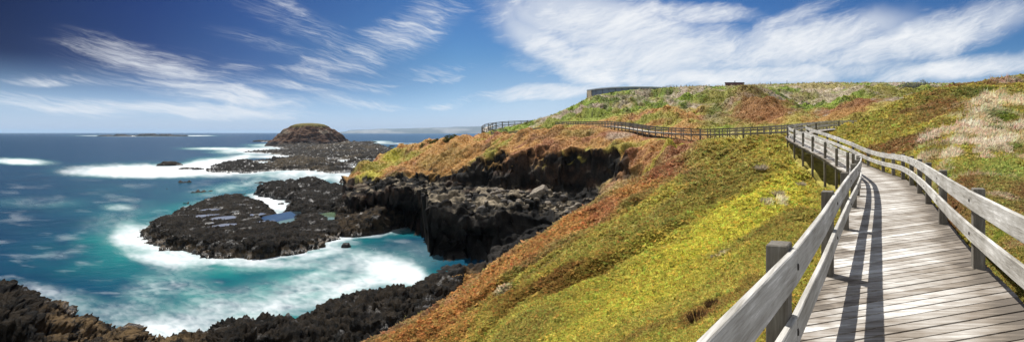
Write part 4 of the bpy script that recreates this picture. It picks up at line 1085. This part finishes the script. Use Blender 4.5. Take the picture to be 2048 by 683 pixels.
def skyline_post(px, Y, h, label, group=None, w=.22):
    x = X_of(px, Y); z = ground_z(x, Y)
    m_ = MB(); m_.box((0, 0, h / 2 - .3), (w, w, h + .6), .2); m_.box((0, 0, h + .02), (w * 1.25, w * 1.25, .06), .2)
    o = m_.build('fence_post', M['post']); o.location = (x, Y, z); tag(o, label, 'post', group)
skyline_post(1541, 286, 1.7, 'shortest of the three timber posts right of the shed on the skyline', 'skyline posts')
skyline_post(1574, 287, 2.1, 'middle one of the three timber posts right of the shed on the skyline', 'skyline posts')
skyline_post(1605, 287, 2.7, 'tallest of the three timber posts right of the shed on the skyline', 'skyline posts')
for p_ in (1353, 1362, 1373, 1379, 1385, 1398, 1407, 1418, 1432):
    skyline_post(p_, 252, 1.1, 'short dark fence post on the hilltop between the long building and the shed', 'hilltop fence posts', .25)
def sky_rail():
    root = empty('hilltop_railing', (X_of(1305, 246), 246, ground_z(X_of(1305, 246), 246))); off = Vector(root.location)
    pts = [Vector((X_of(p_, 246), 246, ground_z(X_of(p_, 246), 246))) for p_ in range(1268, 1349, 8)]
    mb = MB()
    for a, b in zip(pts[:-1], pts[1:]):
        mb.bar(a - off + Vector((0, 0, 1.1)), b - off + Vector((0, 0, 1.1)), .1, .12); mb.bar(a - off + Vector((0, 0, .6)), b - off + Vector((0, 0, .6)), .1, .1)
    mb.build('rail', M['post'], root)
    for a in pts:
        m_ = MB(); m_.box((0, 0, .4), (.14, .14, 1.6)); o = m_.build('post', M['post'], root); o.location = a - off
    tag(root, 'dark railing along the brow of the hill beside the long building', 'railing')
sky_rail()

# ------------------------------------------------------------------ shrubs and tufts
def bush(name, px, Y, w, h, dpt, cols, label, n=2600, leaf=.22, seed=1, cat='shrub', group=None):
    r = np.random.default_rng(seed); x0 = X_of(px, Y); z0 = ground_z(x0, Y)
    nl = 26; cen = np.stack([r.uniform(-.42, .42, nl) * w, r.uniform(-.4, .4, nl) * dpt, r.uniform(.1, .62, nl) * h], -1); rad = r.uniform(.18, .34, nl) * min(h, w) * 1.0
    k = r.integers(0, nl, n); v = r.normal(size=(n, 3)); v /= np.linalg.norm(v, axis=1, keepdims=True)
    pos_ = cen[k] + v * (rad[k] * r.uniform(.75, 1.05, n))[:, None] * np.array([1, 1, .85])
    lift = np.array([ground_z(x0 + a, Y + b) for a, b in pos_[:, :2]]) - z0
    pos_[:, 2] += lift * .9
    d_ = v + r.normal(size=(n, 3)) * .6; d_ /= np.linalg.norm(d_, axis=1, keepdims=True)
    s_ = np.cross(d_, r.normal(size=(n, 3))); s_ /= np.linalg.norm(s_, axis=1, keepdims=True)
    ln = r.uniform(.6, 1.3, n) * leaf
    Q = quads(pos_, d_, s_ * (ln * .32)[:, None], ln)
    c = np.array(cols)[r.integers(0, len(cols), n)] * r.uniform(.7, 1.3, n)[:, None]
    root = empty(name, (x0, Y, z0))
    mesh_np('foliage', Q.reshape(-1, 3), np.arange(n * 4).reshape(-1, 4), M['leaf'], False, root, colattrs={'Col': np.repeat(c, 4, 0)})
    st = MB()
    for j in range(7): st.bar((cen[j][0] * .3, cen[j][1] * .3, -.3), tuple(cen[j]), .07, .07)
    st.build('stem', M['post'], root)
    tag(root, label, cat, group)
bush('grey_shrub', 1829, 168, 8.4, 4.2, 5, [(.16, .17, .13), (.20, .21, .17), (.12, .13, .10)], 'rounded grey-green shrub in the hollow beside the dark scrub', 5000, .35, 3)
bush('dark_scrub', 1885, 120, 4.6, 2.4, 4, [(.035, .026, .02), (.05, .04, .03), (.028, .024, .02)], 'tall dark brown scrub standing behind the dune beside the grey shrub', 4000, .22, 5)
bush('dark_scrub', 1922, 112, 4.6, 1.6, 4, [(.04, .03, .024), (.055, .042, .03), (.03, .026, .02)], 'lower dark brown scrub behind the dune crest', 3500, .2, 6)
bush('dark_scrub', 1645, 300, 10, 1.4, 4, [(.05, .06, .02), (.07, .07, .025)], 'low green bush breaking the flat skyline right of the three posts', 1500, .4, 8)
bush('green_shrub', 880, 148, 11, 1.3, 4, [(.07, .085, .025), (.10, .10, .03), (.05, .055, .02)], 'low dark green shrub on the crest of the left mound', 2500, .3, 9)

def dry_tuft(px, py, w, label, seed, dark=False):
    Y = ground_Y(px, py); r = np.random.default_rng(seed); x0 = X_of(px, Y); z0 = ground_z(x0, Y); n = 260
    s = w / F * Y
    a = r.uniform(0, 2 * math.pi, n); rr_ = np.sqrt(r.random(n)) * s * .4
    b = np.stack([np.cos(a) * rr_, np.sin(a) * rr_, np.full(n, -.03)], -1)
    t = r.uniform(.2, 1.2, n); d_ = np.stack([np.cos(a) * np.sin(t), np.sin(a) * np.sin(t), np.cos(t)], -1)
    sd = np.cross(d_, np.array([[.2, .3, 1.0]])); sd /= np.linalg.norm(sd, axis=1, keepdims=True)
    ln = r.uniform(.3, .7, n) * s
    Q = quads(b, d_, sd * (ln * .06)[:, None], ln)
    c = (np.array((.10, .06, .03)) if dark else np.array((.42, .36, .27))) * r.uniform(.6, 1.2, n)[:, None]
    o = mesh_np('scrub_tuft' if dark else 'dry_tuft', Q.reshape(-1, 3), np.arange(n * 4).reshape(-1, 4), M['leaf'], False, colattrs={'Col': np.repeat(c, 4, 0)})
    o.location = (x0, Y, z0); tag(o, label, 'plant')
dry_tuft(1521, 340, 22, 'pale dry tuft high on the green slope left of the raised walkway', 1)
dry_tuft(1554, 394, 24, 'pale dry tuft on the bright green slope below the walkway posts', 2)
dry_tuft(1532, 404, 20, 'flattened pale tuft beside the larger tuft below the walkway posts', 3)
dry_tuft(1600, 372, 18, 'small pale tuft close to the foot of the raised walkway', 4)
dry_tuft(1446, 506, 14, 'pale tuft halfway down the bright green slope', 5)
dry_tuft(1428, 514, 14, 'smaller pale tuft lower left of the one halfway down the slope', 6)
dry_tuft(1395, 640, 40, 'dark twiggy tuft at the bottom of the slope left of the handrail', 7, True)
dry_tuft(1425, 612, 30, 'dark twiggy tuft above its larger neighbour left of the handrail', 8, True)

# boulders on the rock bench
def boulder_mesh(seed):
    bm = bmesh.new(); bmesh.ops.create_icosphere(bm, subdivisions=3, radius=1.0)
    r = np.random.default_rng(seed); co = np.array([v.co[:] for v in bm.verts])
    for k in range(9):                                     # chop flat facets
        nrm_ = r.normal(size=3); nrm_ /= np.linalg.norm(nrm_); h = r.uniform(.55, .85); dd = co @ nrm_
        co -= np.outer(np.clip(dd - h, 0, None), nrm_)
    co += (fbm3(co[:, 0] * 2.5 + seed, co[:, 1] * 2.5, co[:, 2] * 2.5, 3, seed) * .09)[:, None] * co
    for v, c in zip(bm.verts, co): v.co = c
    me = bpy.data.meshes.new('boulder'); bm.to_mesh(me); bm.free(); return me
M['boulder'] = mat_plain('grey_brown_boulder', (.15, .125, .095), .85, .45, 2.2)
M['boulder_dark'] = mat_plain('dark_boulder', (.06, .053, .046), .85, .45, 2.2)
bms = [boulder_mesh(s) for s in range(6)]
for me in bms[:4]: me.materials.append(M['boulder'])
for me in bms[4:]: me.materials.append(M['boulder_dark'])
rb = random.Random(5)
def put_boulder(px, Y, s, me, label, group=None, sc=(1, 1, .8)):
    x = X_of(px, Y); z = ground_z(x, Y)
    o = bpy.data.objects.new('boulder', me); o.location = (x, Y, z + s * .25); o.scale = (s * sc[0], s * sc[1], s * sc[2]); o.rotation_euler = (rb.uniform(-.4, .4), rb.uniform(-.4, .4), rb.uniform(0, 6))
    link(o); tag(o, label, 'boulder', group)
put_boulder(1083, 95.5, 1.9, bms[0], 'largest pale block lying at the foot of the upper cliff', None, (1.05, .9, 1.0))
for k in range(70):
    px = rb.uniform(930, 1160); Y = rb.uniform(85.5, 97) if px < 1110 else rb.uniform(84.5, 93)
    put_boulder(px, Y, rb.choice((.35, .45, .6, .8)) * rb.uniform(.8, 1.2), bms[rb.randrange(6)], 'grey-brown fallen block among the rubble below the upper cliff', 'fallen blocks on the rock bench')

# ------------------------------------------------------------------ sky, sun, camera
SUN_AZ, SUN_EL = math.radians(-44), math.radians(57)       # azimuth from +Y, towards -X
def world():
    w = bpy.data.worlds.new('World'); SC.world = w; w.use_nodes = True
    nt = w.node_tree; nd, lk = nt.nodes, nt.links; nd.clear()
    out = N(nd, 'ShaderNodeOutputWorld'); bg = N(nd, 'ShaderNodeBackground'); bg.inputs[1].default_value = .1
    sky = N(nd, 'ShaderNodeTexSky', sky_type='NISHITA'); sky.sun_disc = False; sky.sun_elevation = SUN_EL; sky.sun_rotation = SUN_AZ
    sky.air_density = 1.0; sky.dust_density = .6; sky.ozone_density = 2.5
    tc = N(nd, 'ShaderNodeTexCoord'); sp = N(nd, 'ShaderNodeSeparateXYZ'); lk.new(tc.outputs['Generated'], sp.inputs[0])
    az = math_n(nd, lk, 'MULTIPLY', math_n(nd, lk, 'ARCTAN2', sp.outputs[0], sp.outputs[1]), 180 / math.pi)
    el = math_n(nd, lk, 'MULTIPLY', math_n(nd, lk, 'ARCSINE', sp.outputs[2]), 180 / math.pi)
    cm = N(nd, 'ShaderNodeCombineXYZ'); lk.new(az, cm.inputs[0]); lk.new(el, cm.inputs[1]); AE = cm.outputs[0]
    def ang(px, py):
        x = (px - CX) / F; e = (HY - py) / F
        return math.degrees(math.atan(x)), math.degrees(math.atan2(e, math.hypot(1, x)))
    # warp for ragged edges
    wn = noise_n(nd, lk, AE, .09, 4, .6); wv = N(nd, 'ShaderNodeVectorMath', operation='MULTIPLY_ADD')
    lk.new(wn.outputs['Color'], wv.inputs[0]); wv.inputs[1].default_value = (5, 2.4, 0); lk.new(AE, wv.inputs[2])
    wv2 = N(nd, 'ShaderNodeVectorMath', operation='ADD'); lk.new(wv.outputs[0], wv2.inputs[0]); wv2.inputs[1].default_value = (-2.5, -1.2, 0); WA = wv2.outputs[0]
    def fibre(rot, scale, sx, sy, seed, rough=.62):
        mp = N(nd, 'ShaderNodeMapping', vector_type='TEXTURE'); lk.new(WA, mp.inputs[0]); mp.inputs['Rotation'].default_value = (0, 0, math.radians(rot)); mp.inputs['Scale'].default_value = (sx, sy, 1); mp.inputs['Location'].default_value = (seed, seed * .7, 0)
        return noise_n(nd, lk, mp.outputs[0], scale, 9, rough, .5).outputs[0]
    masks = {}
    def blob(key, px, py, rx, ry, rot, s=1.0, inner=.25):
        a, e = ang(px, py); a1, _ = ang(px + rx, py); a0, _ = ang(px - rx, py); _, e1 = ang(px, py - ry); _, e0 = ang(px, py + ry)
        mp = N(nd, 'ShaderNodeMapping', vector_type='TEXTURE'); lk.new(WA, mp.inputs[0])
        mp.inputs['Location'].default_value = (a, e, 0); mp.inputs['Rotation'].default_value = (0, 0, math.radians(rot)); mp.inputs['Scale'].default_value = ((a1 - a0) / 2, (e1 - e0) / 2, 1)
        ln = N(nd, 'ShaderNodeVectorMath', operation='LENGTH'); lk.new(mp.outputs[0], ln.inputs[0])
        m_ = maprange(nd, lk, ln.outputs['Value'], 1.35, inner, 0, s)
        masks[key] = m_ if key not in masks else math_n(nd, lk, 'MAXIMUM', masks[key], m_)
    # left wisps: streaks falling to the right
    for a in [(330, 130, 200, 34, -22, .75), (450, 185, 190, 26, -12, .95), (330, 108, 130, 16, -10, .6), (240, 155, 190, 12, 2, .5), (90, 158, 100, 9, 4, .7), (130, 205, 230, 22, -3, .95), (400, 215, 260, 18, -4, .8), (600, 180, 180, 12, -10, .55), (480, 138, 60, 10, -8, .6), (620, 150, 80, 12, -5, .55), (740, 108, 46, 20, -38, .85), (740, 168, 80, 6, 4, .6), (730, 208, 120, 13, -2, .75), (900, 206, 70, 10, 6, .75), (640, 60, 180, 40, -30, .4), (820, 60, 140, 46, 35, .55), (690, 170, 130, 14, -8, .6), (560, 30, 120, 26, -25, .35), (560, 205, 90, 16, -4, .7), (540, 90, 120, 22, -18, .4), (200, 95, 120, 14, -10, .45), (380, 150, 260, 50, -12, .4), (700, 120, 160, 40, 20, .35), (860, 140, 120, 30, 10, .3), (960, 190, 80, 14, 5, .55)]:
        blob('l', *a)
    for a in [(1220, 60, 260, 70, -8, 1.0), (1130, 110, 190, 50, -25, .9), (1330, 110, 300, 60, 3, 1.0), (1600, 90, 260, 55, 10, .95), (1830, 80, 300, 50, 12, .95), (1500, 150, 420, 26, 2, .95), (1100, 185, 160, 22, 4, .8), (1900, 140, 240, 26, 6, .9), (1020, 40, 110, 40, -30, .6), (1950, 40, 160, 34, 8, .8), (1380, 30, 160, 26, 0, .75), (1580, 40, 120, 26, 20, .6), (2300, 100, 260, 60, 0, .9)]:
        blob('r', *a)
    masks['r'] = math_n(nd, lk, 'MAXIMUM', masks['r'], maprange(nd, lk, math_n(nd, lk, 'ABSOLUTE', az), 72, 105, 0, .8))  # unseen cloud added behind the viewpoint to neutralise the blue fill light
    fl = fibre(-14, .42, 3.4, .8, 3.0); fl2 = fibre(-6, .9, 3.0, .7, 11.0, .7)
    fr = fibre(14, .26, 2.4, 1.0, 7.0, .6); fr2 = fibre(24, .9, 2.6, .8, 5.0, .7)
    fl3 = fibre(-16, 2.6, 4.2, .5, 2.0, .7); fr3 = fibre(18, 2.4, 3.6, .6, 9.0, .7)
    def dens(mask, n1, n2, n3, k, lo, hi, con=2.3):
        s_ = math_n(nd, lk, 'ADD', math_n(nd, lk, 'ADD', math_n(nd, lk, 'MULTIPLY', n1, .5), math_n(nd, lk, 'MULTIPLY', n2, .28)), math_n(nd, lk, 'MULTIPLY', n3, .22))
        v = math_n(nd, lk, 'ADD', math_n(nd, lk, 'MULTIPLY', mask, k), math_n(nd, lk, 'MULTIPLY', math_n(nd, lk, 'SUBTRACT', s_, .5), con))
        v2 = maprange(nd, lk, v, lo, hi)
        return math_n(nd, lk, 'MULTIPLY', v2, maprange(nd, lk, mask, 0, .25))
    dl_ = dens(masks['l'], fl, fl2, fl3, .50, .06, .74); dr_ = dens(masks['r'], fr, fr2, fr3, .66, .0, .80, 1.7)
    cl = math_n(nd, lk, 'MAXIMUM', dl_, dr_)
    vl = math_n(nd, lk, 'MULTIPLY', maprange(nd, lk, masks['l'], .05, .8), maprange(nd, lk, fl3, .35, .7, .0, .5))
    cl = math_n(nd, lk, 'MAXIMUM', cl, vl)
    veil = math_n(nd, lk, 'MULTIPLY', maprange(nd, lk, masks['r'], .1, .9), maprange(nd, lk, noise_n(nd, lk, WA, .13, 5, .55).outputs[0], .36, .62, .22, .75))
    cl = math_n(nd, lk, 'MAXIMUM', cl, veil)
    low = math_n(nd, lk, 'MULTIPLY', maprange(nd, lk, el, 9, 1, 0, .5), maprange(nd, lk, az, -38, -12))
    cl = math_n(nd, lk, 'MAXIMUM', cl, low)
    cl = math_n(nd, lk, 'MULTIPLY', cl, .96)
    # clear sky: deeper blue overhead and towards the left (polarised part of the sky)
    tint = ramp(nd, lk, maprange(nd, lk, el, 0, 16, 0, 1, False), [(.0, (.36, .47, .80)), (.18, (.31, .43, .68)), (.45, (.21, .345, .54)), (1.0, (.11, .22, .42))])
    le = ramp(nd, lk, maprange(nd, lk, az, -62, 0, 0, 1, False), [(0.0, (.032, .034, .075)), (.105, (.042, .047, .10)), (.2, (.112, .128, .23)), (.29, (.235, .265, .37)), (.52, (.64, .71, .70)), (.8, (.78, .83, .78))])
    sk = mix_rgb(nd, lk, 1.0, sky.outputs[0], tint, 'MULTIPLY')
    lf = maprange(nd, lk, el, .3, 5.5, 0.0, 1.0)
    sk = mix_rgb(nd, lk, lf, sk, mix_rgb(nd, lk, 1.0, sk, le, 'MULTIPLY'))
    # clouds: white, lit evenly
    cn = ramp(nd, lk, fr, [(.3, (3.9, 4.15, 4.5)), (.7, (5.0, 5.05, 5.1))])
    c = mix_rgb(nd, lk, cl, sk, cn)
    lk.new(c, bg.inputs[0]); lk.new(bg.outputs[0], out.inputs[0])
world()

def haze():
    m, nt, nd, lk = new_mat('sea_air'); out = N(nd, 'ShaderNodeOutputMaterial'); v = N(nd, 'ShaderNodeVolumePrincipled')
    v.inputs['Color'].default_value = (.52, .74, 1.0, 1); v.inputs['Density'].default_value = 2.6e-5; v.inputs['Anisotropy'].default_value = 0.0
    lk.new(v.outputs[0], out.inputs['Volume'])
    mb = MB(); mb.hexa([(-70000, -300, -24), (70000, -300, -24), (70000, 62000, -24), (-70000, 62000, -24), (-70000, -300, 170), (70000, -300, 170), (70000, 62000, 170), (-70000, 62000, 170)])
    tag(mb.build('haze', m), 'thin pale sea haze over the far water', 'haze', kind='stuff')
haze()
sl_ = bpy.data.lights.new('sun', 'SUN'); sl_.energy = 4.2; sl_.angle = math.radians(.53); sl_.color = (1, .96, .90)
so = bpy.data.objects.new('sun', sl_); link(so)
sd_ = Vector((math.cos(SUN_EL) * math.sin(SUN_AZ), math.cos(SUN_EL) * math.cos(SUN_AZ), math.sin(SUN_EL)))
so.rotation_euler = sd_.to_track_quat('Z', 'Y').to_euler(); so.location = (0, 0, 60)

cam = bpy.data.cameras.new('camera'); co_ = bpy.data.objects.new('camera', cam); link(co_)
cam.sensor_width = 36; cam.lens = 36 * F / 2048; cam.shift_x = (1024 - CX) / 2048; cam.shift_y = (HY - 341.5) / 2048
cam.clip_start = .05; cam.clip_end = 150000
co_.location = (0, 0, 0); co_.rotation_euler = (math.radians(90), 0, 0)
SC.camera = co_

SC.render.engine = 'CYCLES'
SC.cycles.use_denoising = True
SC.cycles.max_bounces = 6
vs = SC.view_settings
vs.view_transform = 'Standard'; vs.look = 'None'; vs.gamma = 1.0; vs.exposure = .95; vs.use_curve_mapping = False
